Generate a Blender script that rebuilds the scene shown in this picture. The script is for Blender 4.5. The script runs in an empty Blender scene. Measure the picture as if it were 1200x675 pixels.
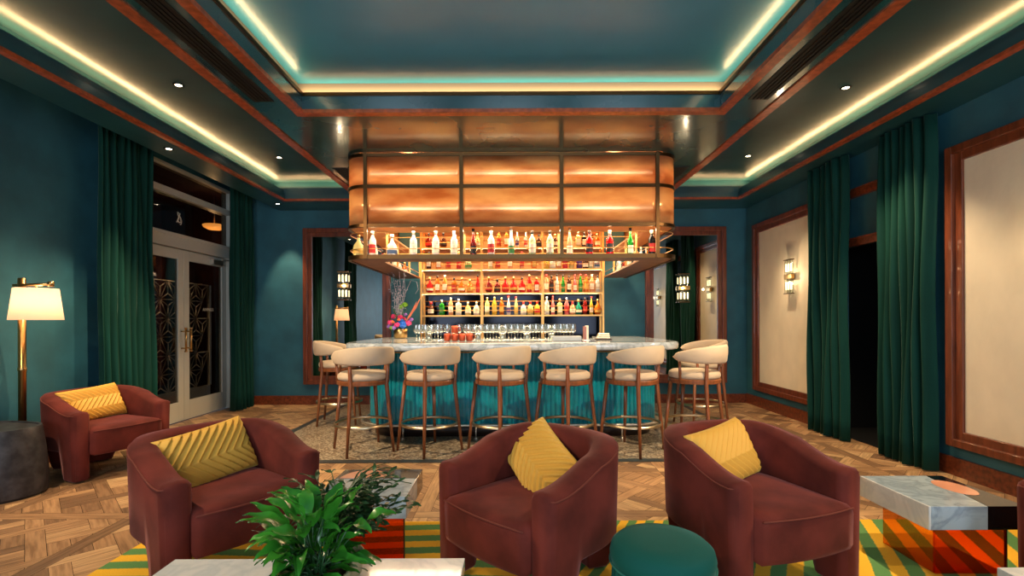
import bpy, bmesh, math, random
from math import sin, cos, pi, radians as R
from mathutils import Vector, Matrix
random.seed(7)
S = bpy.context.scene
COL = S.collection

# ------------------------------------------------------------------ camera
cam_d = bpy.data.cameras.new('camera'); cam = bpy.data.objects.new('camera', cam_d); COL.objects.link(cam)
cam.location = (0, 0, 1.3); cam.rotation_euler = (R(90), R(0.25), R(0))
cam_d.sensor_width = 36; cam_d.lens = 570/1200*36; cam_d.shift_y = 38.5/1200; cam_d.clip_start = 0.05
S.camera = cam
# ------------------------------------------------------------------ world, view
w = bpy.data.worlds.new('world'); S.world = w; w.use_nodes = True
w.node_tree.nodes['Background'].inputs[0].default_value = (0.55, 0.72, 1, 1)
w.node_tree.nodes['Background'].inputs[1].default_value = 0.6
S.view_settings.view_transform = 'Standard'; S.view_settings.look = 'None'
S.view_settings.exposure = 0.35; S.view_settings.gamma = 1; S.view_settings.use_curve_mapping = False
S.cycles.use_denoising = True
S.cycles.max_bounces = 9; S.cycles.diffuse_bounces = 4; S.cycles.glossy_bounces = 4
S.cycles.transmission_bounces = 6; S.cycles.transparent_max_bounces = 16
S.cycles.sample_clamp_indirect = 4; S.cycles.caustics_reflective = False; S.cycles.caustics_refractive = False

WARM = (1.0, 0.62, 0.28); WARM2 = (1.0, 0.74, 0.46); COOL = (0.72, 0.86, 1.0)
def area(name, loc, rot, sx, sy, power, col, spread=180):
    l = bpy.data.lights.new(name, 'AREA'); l.shape = 'RECTANGLE'; l.size = sx; l.size_y = sy
    l.energy = power; l.color = col; l.spread = R(spread)
    o = bpy.data.objects.new(name, l); COL.objects.link(o); o.location = loc; o.rotation_euler = rot
    return o
def spot(name, loc, target, power, col, angle=60, blend=.6, size=.03):
    l = bpy.data.lights.new(name, 'SPOT'); l.energy = power; l.color = col; l.spot_size = R(angle)
    l.spot_blend = blend; l.shadow_soft_size = size
    o = bpy.data.objects.new(name, l); COL.objects.link(o); o.location = loc
    d = Vector(target) - Vector(loc); o.rotation_euler = d.to_track_quat('-Z', 'Y').to_euler()
    return o
def point(name, loc, power, col, size=.03):
    l = bpy.data.lights.new(name, 'POINT'); l.energy = power; l.color = col; l.shadow_soft_size = size
    o = bpy.data.objects.new(name, l); COL.objects.link(o); o.location = loc; return o

# daylight entering by the windows of the wall behind the camera
for i, x in enumerate((-2.6, 0.0, 2.4)):
    area('window_daylight', (x, -3.05, 1.75), (R(104), 0, 0), 1.5, 2.1, 85, COOL)
# cove strips of the outer tray (hidden on the ledge, shining up)
for sx in (-1, 1):
    area('cove_strip', (sx*3.43, 2.1, 3.275), (R(180), R(sx*-8), 0), .02, 10.0, 28, WARM)
area('cove_strip', (0, 7.10, 3.275), (R(180-8), 0, 0), 6.9, .02, 18, WARM)
# cove strips of the central recess
for sx in (-1, 1):
    area('recess_strip', (sx*1.845, .7, 3.31), (R(180), R(sx*-30), 0), .02, 7.0, 11, WARM)
area('recess_strip', (0, 4.25, 3.31), (R(180-30), 0, 0), 3.7, .02, 8, WARM)
# canopy: strips inside the lantern and over the bottle shelf
CW = (1, .80, .56)
area('canopy_strip', (0, 5.42, 3.0), (0, 0, 0), 3.0, .12, 40, CW)
area('canopy_strip', (0, 5.42, 2.36), (R(180), 0, 0), 3.0, .12, 40, CW)
for sx in (-1, 1):
    area('canopy_strip', (sx*1.5, 6.5, 2.37), (R(180), 0, 0), .12, 1.9, 34, (1, .30, .10))
    area('bottle_shelf_strip', (sx*1.61, 6.5, 2.275), (0, 0, 0), .10, 2.0, 14, WARM2)
area('bottle_shelf_strip', (0, 5.26, 2.275), (0, 0, 0), 3.1, .12, 34, WARM2)
for z, p in ((2.70, 5), (2.395, 5), (2.065, 6), (1.705, 7)):
    area('wall_shelf_strip', (0, 7.42, z), (R(-12), 0, 0), 2.7, .03, p*4, (1, .66, .34))
area('work_light', (0, 5.75, 1.93), (0, 0, 0), 2.6, .08, 22, WARM2, 130)

# ------------------------------------------------------------------ helpers
def lin(c):
    out = []
    for v in c[:3]:
        v = v/255.
        out.append(v/12.92 if v <= .04045 else ((v+.055)/1.055)**2.4)
    return tuple(out)+(1,)
MATS = {}
def mat(name, col, rough=.5, metal=0., bump=0., bscale=40, var=0., vscale=6, coat=0, sheen=0, trans=0,
        emit=None, estr=0, stretch=(1, 1, 1), col2=None, spec=.5, ior=1.45, alpha=1, crough=.05, rvar=0):
    m = bpy.data.materials.new(name); m.use_nodes = True; nt = m.node_tree; b = nt.nodes['Principled BSDF']
    c = lin(col)
    b.inputs['Base Color'].default_value = c
    b.inputs['Roughness'].default_value = rough; b.inputs['Metallic'].default_value = metal
    b.inputs['Coat Weight'].default_value = coat; b.inputs['Coat Roughness'].default_value = crough
    b.inputs['Specular IOR Level'].default_value = spec
    b.inputs['Transmission Weight'].default_value = trans; b.inputs['IOR'].default_value = ior
    if alpha < 1: b.inputs['Alpha'].default_value = alpha
    if sheen:
        b.inputs['Sheen Weight'].default_value = sheen; b.inputs['Sheen Roughness'].default_value = .35
        b.inputs['Sheen Tint'].default_value = tuple(min(1, v*2.2+.12) for v in c[:3])+(1,)
    if emit:
        b.inputs['Emission Color'].default_value = lin(emit); b.inputs['Emission Strength'].default_value = estr
    if bump or var or col2 or rvar:
        tc = nt.nodes.new('ShaderNodeTexCoord'); mp = nt.nodes.new('ShaderNodeMapping')
        mp.inputs['Scale'].default_value = stretch; nt.links.new(tc.outputs['Object'], mp.inputs[0])
        if bump:
            n = nt.nodes.new('ShaderNodeTexNoise'); n.inputs['Scale'].default_value = bscale; n.inputs['Detail'].default_value = 4
            nt.links.new(mp.outputs[0], n.inputs[0]); bp = nt.nodes.new('ShaderNodeBump')
            bp.inputs['Strength'].default_value = bump; bp.inputs['Distance'].default_value = .01
            nt.links.new(n.outputs[0], bp.inputs['Height']); nt.links.new(bp.outputs[0], b.inputs['Normal'])
        if var or col2:
            n = nt.nodes.new('ShaderNodeTexNoise'); n.inputs['Scale'].default_value = vscale; n.inputs['Detail'].default_value = 6
            nt.links.new(mp.outputs[0], n.inputs[0]); r = nt.nodes.new('ShaderNodeValToRGB')
            r.color_ramp.elements[0].position = .35; r.color_ramp.elements[1].position = .65
            r.color_ramp.elements[0].color = tuple(v*(1-var) for v in c[:3])+(1,)
            r.color_ramp.elements[1].color = lin(col2) if col2 else tuple(min(1, v*(1+var)) for v in c[:3])+(1,)
            nt.links.new(n.outputs[0], r.inputs[0]); nt.links.new(r.outputs[0], b.inputs['Base Color'])
        if rvar:
            n = nt.nodes.new('ShaderNodeTexNoise'); n.inputs['Scale'].default_value = 1.6; n.inputs['Detail'].default_value = 5
            nt.links.new(mp.outputs[0], n.inputs[0]); mr = nt.nodes.new('ShaderNodeMapRange')
            mr.inputs['From Min'].default_value = .3; mr.inputs['From Max'].default_value = .7
            mr.inputs['To Min'].default_value = rough-rvar; mr.inputs['To Max'].default_value = rough+rvar
            nt.links.new(n.outputs[0], mr.inputs[0]); nt.links.new(mr.outputs[0], b.inputs['Roughness'])
    MATS[name] = m
    return m

TEAL = mat('teal_plaster', (42, 94, 106), .62, bump=.06, bscale=25, var=.16, vscale=3)
CEIL = mat('teal_lacquer', (32, 74, 80), .26, coat=1, crough=.11, var=.2, vscale=2, rvar=.08)
CEIL_LIT = mat('teal_lacquer_recess_lit', (44, 132, 166), .34, coat=.3, crough=.25, spec=.9, var=.06, vscale=2)  # ceiling teal made lighter and bluer; the recess brightness is in the colour
CEILT = mat('teal_satin', (32, 74, 80), .34, coat=.2, crough=.2, var=.2, vscale=2, rvar=.06, spec=.8)
COVE_LINER = mat('cove_glow_liner', (120, 112, 98), .8)  # pale liner added to catch the strip light and glow cream
WOOD = mat('walnut', (112, 52, 26), .38, bump=.05, bscale=30, var=.4, vscale=5, stretch=(6, 6, 6), coat=.2)
WOODV = mat('walnut_frame', (108, 52, 28), .38, bump=.05, bscale=20, var=.35, vscale=4, stretch=(7, 7, .8), coat=.2)
STOOLW = mat('stool_walnut', (128, 74, 42), .36, var=.25, vscale=5, stretch=(8, 8, .8), coat=.2)
BRASS = mat('brass', (182, 146, 92), .28, 1, var=.08, vscale=4)
DKBRASS = mat('dark_bronze', (92, 66, 40), .34, 1)
GOLD = mat('gold_frame', (205, 150, 82), .34, .75)
STEEL = mat('brushed_steel', (214, 206, 192), .42, 1)
CHAMP = mat('champagne_metal', (204, 182, 148), .35, 1)
BLACK = mat('black', (10, 10, 11), .5)
DARK = mat('dark_interior', (9, 10, 11), .7)
VELVET = mat('rust_velvet', (92, 36, 28), .82, bump=.12, bscale=300, var=.3, vscale=5, sheen=.6, spec=.2)
PIPING = mat('velvet_piping', (106, 48, 36), .7, sheen=.2, spec=.3)
PILLOW = mat('gold_pleated_fabric', (220, 166, 68), .6, bump=.1, bscale=400, sheen=.35, spec=.35)
CREAM = mat('cream_upholstery', (200, 178, 150), .85, bump=.1, bscale=500, var=.05, sheen=.2, spec=.2)
GREENV = mat('green_velvet', (12, 58, 48), .8, bump=.05, bscale=200, var=.18, vscale=3, stretch=(3, 3, .4), sheen=.5, spec=.2)
OTTO = mat('teal_velvet', (12, 78, 70), .75, bump=.05, bscale=300, sheen=.5, spec=.2)
BARTILE = mat('glazed_teal_tile', (8, 128, 144), .22, coat=.5, var=.15, vscale=9)
WHITEMB = mat('white_marble', (222, 222, 214), .14, var=.0, col2=(240, 240, 234), vscale=3, coat=.4)
PINKMB = mat('pink_marble', (214, 150, 118), .16, var=.1, coat=.4)
BLACKMB = mat('black_marble', (16, 16, 18), .1, var=.3, coat=.5)
PANEL = mat('cream_panel', (226, 212, 184), .6, bump=.12, bscale=22, stretch=(1, 10, .6), var=.04)
MIRROR = mat('mirror', (205, 205, 200), .015, 1)
DKMIRROR = mat('smoked_mirror', (22, 22, 25), .1, 1)
DOORP = mat('door_grey_paint', (196, 196, 184), .4)
DRUM = mat('blackened_metal', (66, 64, 66), .42, .55, bump=.1, bscale=30, var=.35, vscale=14, stretch=(1, 1, 1))
STONEK = mat('plinth_dark', (40, 26, 20), .5)
POTM = mat('stone_pot', (176, 160, 120), .6, bump=.1, var=.12)
SOIL = mat('bark_mulch', (86, 54, 34), .9, bump=.8, bscale=60, var=.4, vscale=40)
LEAF = mat('glossy_leaf', (56, 128, 36), .26, var=.45, vscale=6, coat=.3)
LEAF2 = mat('dark_leaf', (34, 70, 34), .42, var=.45, vscale=12)
COPPER = mat('copper', (176, 76, 50), .3, .8)
LABELW = mat('paper_label', (226, 214, 190), .7)
SLOT = mat('diffuser_black', (6, 6, 7), .5)
BORDER = mat('dark_stone_border', (58, 60, 60), .35, var=.2, vscale=8)

CEIL.node_tree.nodes['Principled BSDF'].inputs['Coat IOR'].default_value = 1.9
def marble(name, base, vein, rough=.14):
    m = mat(name, base, rough, coat=.4); nt = m.node_tree; b = nt.nodes['Principled BSDF']
    tc = nt.nodes.new('ShaderNodeTexCoord')
    n = nt.nodes.new('ShaderNodeTexNoise'); n.inputs['Scale'].default_value = 5; n.inputs['Detail'].default_value = 8
    n.inputs['Distortion'].default_value = 1.6
    nt.links.new(tc.outputs['Object'], n.inputs[0]); r = nt.nodes.new('ShaderNodeValToRGB')
    e = r.color_ramp.elements; e[0].position = .40; e[0].color = lin(base); e[1].position = .62; e[1].color = lin(base)
    k = e.new(.5); k.color = lin(vein); k = e.new(.46); k.color = tuple((a+c)/2 for a, c in zip(lin(base), lin(vein)))
    nt.links.new(n.outputs[0], r.inputs[0]); nt.links.new(r.outputs[0], b.inputs['Base Color']); return m
GREYMB = marble('grey_marble', (162, 176, 184), (134, 148, 158))
BARMB = marble('bar_marble', (190, 198, 202), (150, 160, 166), .12)
TABLEMB = marble('pale_marble', (208, 208, 204), (190, 194, 194))

def glass(name, col, mixf=.12, rough=.03):
    m = bpy.data.materials.new(name); m.use_nodes = True; nt = m.node_tree; nt.nodes.clear()
    o = nt.nodes.new('ShaderNodeOutputMaterial'); t = nt.nodes.new('ShaderNodeBsdfTransparent'); g = nt.nodes.new('ShaderNodeBsdfGlossy')
    mx = nt.nodes.new('ShaderNodeMixShader'); f = nt.nodes.new('ShaderNodeLayerWeight'); f.inputs[0].default_value = .5; pw = nt.nodes.new('ShaderNodeMath'); pw.operation = 'POWER'; pw.inputs[1].default_value = 4.5
    mt = nt.nodes.new('ShaderNodeMath'); mt.operation = 'ADD'; mt.inputs[1].default_value = mixf; mt.use_clamp = True
    t.inputs[0].default_value = lin(col); g.inputs['Roughness'].default_value = rough
    nt.links.new(f.outputs['Facing'], pw.inputs[0]); nt.links.new(pw.outputs[0], mt.inputs[0]); nt.links.new(mt.outputs[0], mx.inputs[0])
    nt.links.new(t.outputs[0], mx.inputs[1]); nt.links.new(g.outputs[0], mx.inputs[2]); nt.links.new(mx.outputs[0], o.inputs[0])
    MATS[name] = m; return m
def tinted(name, col, solidcol):
    m = glass(name, col, .0); nt = m.node_tree; o = nt.nodes['Material Output']; prev = o.inputs[0].links[0].from_socket
    tr = nt.nodes.new('ShaderNodeBsdfTranslucent'); tr.inputs[0].default_value = lin(solidcol); d = nt.nodes.new('ShaderNodeBsdfDiffuse'); d.inputs[0].default_value = lin(solidcol)
    a = nt.nodes.new('ShaderNodeAddShader'); nt.links.new(tr.outputs[0], a.inputs[0]); nt.links.new(d.outputs[0], a.inputs[1])
    mx = nt.nodes.new('ShaderNodeMixShader'); mx.inputs[0].default_value = .11
    nt.links.new(prev, mx.inputs[1]); nt.links.new(a.outputs[0], mx.inputs[2]); nt.links.new(mx.outputs[0], o.inputs[0]); return m
CLEAR = glass('clear_glass', (240, 244, 242), .06)
GLASSW = glass('stemware_glass', (236, 240, 236), .26, .2)
SMOKE = glass('dark_glass', (200, 194, 186), .04)
REDG = tinted('amber_red_glass', (238, 156, 116), (200, 44, 14))
AMBERG = tinted('amber_glass', (242, 200, 142), (210, 100, 30))
def amber_sheet():
    m = bpy.data.materials.new('copper_tinted_sheet'); m.use_nodes = True; nt = m.node_tree; nt.nodes.clear()
    o = nt.nodes.new('ShaderNodeOutputMaterial'); d = nt.nodes.new('ShaderNodeBsdfTranslucent'); g = nt.nodes.new('ShaderNodeBsdfGlossy')
    df = nt.nodes.new('ShaderNodeBsdfDiffuse')
    tc = nt.nodes.new('ShaderNodeTexCoord'); mp = nt.nodes.new('ShaderNodeMapping'); mp.inputs['Scale'].default_value = (1.2, 1.2, 3.5)
    n = nt.nodes.new('ShaderNodeTexNoise'); n.inputs['Scale'].default_value = 1.6; n.inputs['Detail'].default_value = 5
    r = nt.nodes.new('ShaderNodeValToRGB'); r.color_ramp.elements[0].position = .32; r.color_ramp.elements[1].position = .62
    r.color_ramp.elements[0].color = lin((206, 146, 92)); r.color_ramp.elements[1].color = lin((248, 208, 152))
    nt.links.new(tc.outputs['Object'], mp.inputs[0]); nt.links.new(mp.outputs[0], n.inputs[0]); nt.links.new(n.outputs[0], r.inputs[0])
    for k in (d, g, df): nt.links.new(r.outputs[0], k.inputs[0])
    g.inputs['Roughness'].default_value = .22
    a = nt.nodes.new('ShaderNodeMixShader'); a.inputs[0].default_value = .35
    nt.links.new(d.outputs[0], a.inputs[1]); nt.links.new(df.outputs[0], a.inputs[2])
    c = nt.nodes.new('ShaderNodeMixShader'); c.inputs[0].default_value = .3
    nt.links.new(a.outputs[0], c.inputs[1]); nt.links.new(g.outputs[0], c.inputs[2]); nt.links.new(c.outputs[0], o.inputs[0])
    return m
SHEET = amber_sheet()

def obj(name, bm, m, parent=None, smooth=False, bevel=0, seg=2, solid=0):
    me = bpy.data.meshes.new(name); bm.normal_update(); bm.to_mesh(me); bm.free()
    o = bpy.data.objects.new(name, me); COL.objects.link(o)
    for k in (m if isinstance(m, (list, tuple)) else [m]): me.materials.append(k)
    if smooth:
        for p in me.polygons: p.use_smooth = True
    if solid:
        s = o.modifiers.new('solid', 'SOLIDIFY'); s.thickness = solid; s.offset = 0
    if bevel:
        b = o.modifiers.new('bevel', 'BEVEL'); b.width = bevel; b.segments = seg; b.limit_method = 'ANGLE'; b.angle_limit = R(40)
    if parent: o.parent = parent
    return o
def smooth_by_angle(o, a=40):
    me = o.data
    for p in me.polygons: p.use_smooth = True
    bm = bmesh.new(); bm.from_mesh(me)
    for e in bm.edges:
        if len(e.link_faces) == 2 and e.calc_face_angle(0) > R(a): e.smooth = False
    bm.to_mesh(me); bm.free(); return o
def thing(name, label, cat, loc=(0, 0, 0), rz=0, group=None):
    o = bpy.data.objects.new(name, None); COL.objects.link(o); o.empty_display_size = .1
    o.location = loc; o.rotation_euler = (0, 0, rz); o['label'] = label; o['category'] = cat
    if group: o['group'] = group
    return o
def tag(o, label, cat, group=None):
    o['label'] = label; o['category'] = cat
    if group: o['group'] = group
    return o
def struct(name, bm, m, parent=None, **k):
    o = obj(name, bm, m, parent, **k)
    if parent is None: o['kind'] = 'structure'
    return o
def dup(root, loc, rz=0, label=None, group=None):
    r = root.copy(); COL.objects.link(r); r.location = loc; r.rotation_euler = (0, 0, rz)
    if label: r['label'] = label
    if group: r['group'] = group
    for ch in list(root.children):
        c = ch.copy(); COL.objects.link(c); c.parent = r
        for g in list(ch.children):
            d = g.copy(); COL.objects.link(d); d.parent = c
    return r
def B(): return bmesh.new()
def box(bm, x0, x1, y0, y1, z0, z1, mi=0):
    v = [bm.verts.new((x, y, z)) for z in (z0, z1) for x, y in ((x0, y0), (x1, y0), (x1, y1), (x0, y1))]
    for f in ((0, 3, 2, 1), (4, 5, 6, 7), (0, 1, 5, 4), (1, 2, 6, 5), (2, 3, 7, 6), (3, 0, 4, 7)):
        bm.faces.new([v[i] for i in f]).material_index = mi
    return bm
def tube(bm, pts, rad, n=10, closed=False, caps=True, mi=0):
    pts = [Vector(p) for p in pts]; L = len(pts)
    rads = rad if isinstance(rad, (list, tuple)) else [rad]*L
    up = None; rings = []
    for i, p in enumerate(pts):
        a = pts[i-1] if (i > 0 or closed) else p; b = pts[(i+1) % L] if (i < L-1 or closed) else p
        t = (b-a).normalized()
        if up is None:
            up = Vector((0, 0, 1)) if abs(t.z) < .9 else Vector((1, 0, 0))
        s = t.cross(up).normalized(); u2 = s.cross(t).normalized(); up = u2
        rings.append([bm.verts.new(p + (s*cos(2*pi*k/n)+u2*sin(2*pi*k/n))*rads[i]) for k in range(n)])
    for i in range(L if closed else L-1):
        a, b = rings[i], rings[(i+1) % L]
        for k in range(n):
            f = bm.faces.new((a[k], a[(k+1) % n], b[(k+1) % n], b[k])); f.smooth = True; f.material_index = mi
    if caps and not closed:
        bm.faces.new(rings[0][::-1]).material_index = mi; bm.faces.new(rings[-1]).material_index = mi
    return bm
def lathe(bm, prof, n=20, c=(0, 0, 0), mi=0, sx=1, sy=1, smooth=True, caps=True):
    rings = []
    for r, z in prof:
        if r < 1e-5: rings.append([bm.verts.new((c[0], c[1], c[2]+z))])
        else: rings.append([bm.verts.new((c[0]+r*sx*cos(2*pi*k/n), c[1]+r*sy*sin(2*pi*k/n), c[2]+z)) for k in range(n)])
    for a, b in zip(rings, rings[1:]):
        for k in range(n):
            q = [a[k % len(a)], a[(k+1) % len(a)], b[(k+1) % len(b)], b[k % len(b)]]
            u = []
            for v in q:
                if v not in u: u.append(v)
            if len(u) > 2:
                f = bm.faces.new(u); f.smooth = smooth; f.material_index = mi
    if not caps: return bm
    if len(rings[0]) > 1: bm.faces.new(rings[0][::-1]).material_index = mi
    if len(rings[-1]) > 1: bm.faces.new(rings[-1]).material_index = mi
    return bm
def prism(bm, poly, z0, z1, mi=0, smooth=False):
    a = [bm.verts.new((x, y, z0)) for x, y in poly]; b = [bm.verts.new((x, y, z1)) for x, y in poly]; n = len(poly)
    for i in range(n):
        f = bm.faces.new((a[i], a[(i+1) % n], b[(i+1) % n], b[i])); f.material_index = mi; f.smooth = smooth
    bm.faces.new(a[::-1]).material_index = mi; bm.faces.new(b).material_index = mi
    return bm
def strip(bm, pa, pb, mi=0, smooth=True):
    a = [bm.verts.new(p) for p in pa]; b = [bm.verts.new(p) for p in pb]
    for i in range(len(a)-1):
        f = bm.faces.new((a[i], a[i+1], b[i+1], b[i])); f.smooth = smooth; f.material_index = mi
    return bm
def sheetgrid(bm, rows, closed_u=False, smooth=True, mi=0):
    V = [[bm.verts.new(p) for p in r] for r in rows]
    for i in range(len(V)-1):
        n = len(V[i])
        for k in range(n if closed_u else n-1):
            f = bm.faces.new((V[i][k], V[i][(k+1) % n], V[i+1][(k+1) % n], V[i+1][k])); f.smooth = smooth; f.material_index = mi
    return V

# ================================================================== SETTING
XL, XR, YB, YF = -4.33, 3.69, 7.65, -3.0
ZS = 3.05; ZT = 3.35; ZI = 3.07; ZR = 3.40; ZTOP = 3.6
# ---- parquet floor (Versailles squares laid on a dark base)
def wood_floor_mat():
    m = bpy.data.materials.new('oak_parquet'); m.use_nodes = True; nt = m.node_tree; b = nt.nodes['Principled BSDF']
    uv = nt.nodes.new('ShaderNodeUVMap'); uv.uv_map = 'UVMap'
    at = nt.nodes.new('ShaderNodeAttribute'); at.attribute_name = 'rnd'
    mp = nt.nodes.new('ShaderNodeMapping'); mp.inputs['Scale'].default_value = (1.2, 14, 1)
    n = nt.nodes.new('ShaderNodeTexNoise'); n.inputs['Scale'].default_value = 3.2; n.inputs['Detail'].default_value = 6
    nt.links.new(uv.outputs[0], mp.inputs[0]); nt.links.new(mp.outputs[0], n.inputs[0])
    r = nt.nodes.new('ShaderNodeValToRGB'); e = r.color_ramp.elements
    e[0].position = 0; e[0].color = lin((132, 100, 72)); e[1].position = 1; e[1].color = lin((220, 180, 130))
    k = e.new(.25); k.color = lin((168, 128, 90)); k = e.new(.6); k.color = lin((196, 152, 108))
    nt.links.new(at.outputs['Fac'], r.inputs[0])
    mx = nt.nodes.new('ShaderNodeMix'); mx.data_type = 'RGBA'; mx.blend_type = 'MULTIPLY'; mx.inputs[0].default_value = .8
    r2 = nt.nodes.new('ShaderNodeValToRGB'); r2.color_ramp.elements[0].position = .32; r2.color_ramp.elements[1].position = .6
    r2.color_ramp.elements[0].color = (.42, .38, .34, 1); r2.color_ramp.elements[1].color = (1, 1, 1, 1)
    nt.links.new(n.outputs[0], r2.inputs[0]); nt.links.new(r.outputs[0], mx.inputs[6]); nt.links.new(r2.outputs[0], mx.inputs[7])
    nt.links.new(mx.outputs[2], b.inputs['Base Color'])
    b.inputs['Roughness'].default_value = .42; b.inputs['Coat Weight'].default_value = .1
    return m
def clip(poly, x0, x1, y0, y1):
    for ax, lim, sgn in ((0, x0, 1), (0, x1, -1), (1, y0, 1), (1, y1, -1)):
        out = []
        for i in range(len(poly)):
            a, c = poly[i-1], poly[i]
            da, dc = (a[ax]-lim)*sgn, (c[ax]-lim)*sgn
            if da >= 0: 
                if dc < 0:
                    t = da/(da-dc); out.append((a[0]+(c[0]-a[0])*t, a[1]+(c[1]-a[1])*t))
                else: out.append(c)
            elif dc >= 0:
                t = da/(da-dc); out.append((a[0]+(c[0]-a[0])*t, a[1]+(c[1]-a[1])*t)); out.append(c)
        poly = out
        if len(poly) < 3: return []
    return poly
bm = B(); box(bm, XL, XR, YF, YB, -.06, -.002, 1)
uvl = bm.loops.layers.uv.new('UVMap'); rl = bm.faces.layers.float.new('rnd')
def plank(poly, ang, lim=None):
    x0, x1, y0, y1 = lim if lim else (XL, XR, YF, YB)
    poly = clip(poly, max(x0, XL), min(x1, XR), max(y0, YF), min(y1, YB))
    if len(poly) < 3: return
    vs = [bm.verts.new((x, y, 0)) for x, y in poly]
    try: f = bm.faces.new(vs)
    except Exception: return
    f.normal_update()
    if f.normal.z < 0: f.normal_flip()
    f[rl] = random.random()**1.1
    ox, oy = random.random()*20, random.random()*20
    for l in f.loops:
        x, y = l.vert.co.x, l.vert.co.y
        l[uvl].uv = (x*cos(ang)+y*sin(ang)+ox, -x*sin(ang)+y*cos(ang)+oy)
G = .0012; PS = .96; FW = .10
def rect(x0, x1, y0, y1): return [(x0+G, y0+G), (x1-G, y0+G), (x1-G, y1-G), (x0+G, y1-G)]
ox0, oy0 = .30-6*PS, 4.18-9*PS
for i in range(10):
    for j in range(14):
        x0, y0 = ox0+i*PS, oy0+j*PS
        if x0 > XR or x0+PS < XL or y0 > YB or y0+PS < YF: continue
        plank(rect(x0, x0+PS, y0, y0+FW), 0); plank(rect(x0, x0+FW, y0+FW, y0+PS), pi/2)
        lim = (x0+FW+G, x0+PS-G, y0+FW+G, y0+PS-G)
        cx, cy = x0+FW/2+PS/2, y0+FW/2+PS/2
        a, sw = .205, .09; P = a+sw; c45 = cos(pi/4)
        def rot(poly): return [(cx+(x-y)*c45, cy+(x+y)*c45) for x, y in poly]
        for p in range(-3, 4):
            for q in range(-3, 4):
                u, v = (p-.5)*P+sw*.5-.045+.045, (q-.5)*P+sw*.5
                # cell of two planks
                if (p+q) % 2: 
                    plank(rot(rect(u+sw/2, u+sw/2+a, v+sw/2, v+sw/2+a/2)), pi/4, lim)
                    plank(rot(rect(u+sw/2, u+sw/2+a, v+sw/2+a/2, v+sw/2+a)), pi/4, lim)
                else:
                    plank(rot(rect(u+sw/2, u+sw/2+a/2, v+sw/2, v+sw/2+a)), 3*pi/4, lim)
                    plank(rot(rect(u+sw/2+a/2, u+sw/2+a, v+sw/2, v+sw/2+a)), 3*pi/4, lim)
                # interlaced strips: over / under at crossings
                if (p+q) % 2:
                    plank(rot(rect(u-sw/2, u+sw/2, v-sw/2-a, v+sw/2+a)), 3*pi/4, lim)
                else:
                    plank(rot(rect(u-sw/2-a, u+sw/2+a, v-sw/2, v+sw/2)), pi/4, lim)
struct('floor', bm, [wood_floor_mat(), mat('floor_gap', (40, 26, 18), .8)])

# ---- walls
bm = B(); box(bm, XL-.1, XR+.1, YB, YB+.12, 0, ZTOP); struct('wall_back', bm, TEAL)
bm = B()   # left wall with the opening of the double door
D0, D1, DT = 5.36, 7.52, 3.30
box(bm, XL-.12, XL, YF, D0, 0, ZTOP); box(bm, XL-.12, XL, D1, YB, 0, ZTOP); box(bm, XL-.12, XL, D0, D1, DT, ZTOP)
struct('wall_left', bm, TEAL)
bm = B()   # right wall with a dark doorway between the curtains
O0, O1, OT = 4.45, 5.5, 2.1
box(bm, XR, XR+.12, YF, O0, 0, ZTOP); box(bm, XR, XR+.12, O1, YB, 0, ZTOP); box(bm, XR, XR+.12, O0, O1, OT, ZTOP)
struct('wall_right', bm, TEAL)
bm = B()
wx = [(-3.4, -1.8), (-.8, .8), (1.6, 3.2)]; z0, z1 = .6, 2.85
prev = XL
for a, c in wx:
    box(bm, prev, a, YF-.12, YF, 0, ZTOP); box(bm, a, c, YF-.12, YF, 0, z0); box(bm, a, c, YF-.12, YF, z1, ZTOP); prev = c
box(bm, prev, XR, YF-.12, YF, 0, ZTOP)
struct('wall_front', bm, TEAL)
for i, (a, c) in enumerate(wx):
    bm = B(); 
    for x in (a, (a+c)/2-.02, c-.04): box(bm, x, x+.04, YF-.06, YF+.02, z0, z1)
    for z in (z0, 1.7, z1-.04): box(bm, a, c, YF-.06, YF+.02, z, z+.04)
    struct('window_%d' % (i+1), bm, WOOD)

# ---- ceiling
bm = B()
XS = 3.25; YS = 6.98; YS0 = -1.9
box(bm, -3.65, -XS, YF, YB, ZS, ZS+.08); box(bm, -3.65, -XS-.04, YF, YB, ZS+.08, ZS+.15)
box(bm, XS, XR, YF, YB, ZS, ZS+.08); box(bm, XS+.04, XR, YF, YB, ZS+.08, ZS+.15)
box(bm, -XS, XS, YS, YB, ZS, ZS+.08); box(bm, -XS-.04, XS+.04, YS+.04, YB, ZS+.08, ZS+.15)
box(bm, -XS, XS, YF, YS0, ZS, ZS+.15)
for sx in (-1, 1):        # side shells closing the cavity
    a, c = sorted((sx*3.50, sx*3.65)); box(bm, a, c, YF, YB, ZS+.15, ZTOP)
    a, c = sorted((sx*2.2, sx*3.50)); box(bm, a, c, YF, 7.16, ZT, ZTOP)
box(bm, -3.5, 3.5, 7.16, YB, ZS+.15, ZTOP)
box(bm, -2.2, 2.2, 7.02, 7.16, ZT, ZTOP)
box(bm, XL, -3.65, YF, YB, 3.42, ZTOP)
struct('ceiling', bm, CEILT)
bm = B()
for sx in (-1, 1):
    a, c = sorted((sx*2.2, sx*1.76)); box(bm, a, c, YF, 7.02, ZI, ZI+.13)
    a, c = sorted((sx*2.2, sx*1.89)); box(bm, a, c, YF, 7.02, ZI+.13, ZTOP)
box(bm, -1.76, 1.76, 4.10, 7.02, ZI, ZI+.13); box(bm, -1.89, 1.89, 4.30, 7.02, ZI+.13, ZTOP)
box(bm, -1.76, 1.76, YF, -1.6, ZI, ZI+.13)
struct('ceiling', bm, CEIL)
bm = B(); box(bm, -1.88, 1.88, YF, 4.29, ZR, ZTOP); struct('ceiling', bm, CEIL_LIT)
bm = B()
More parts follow.
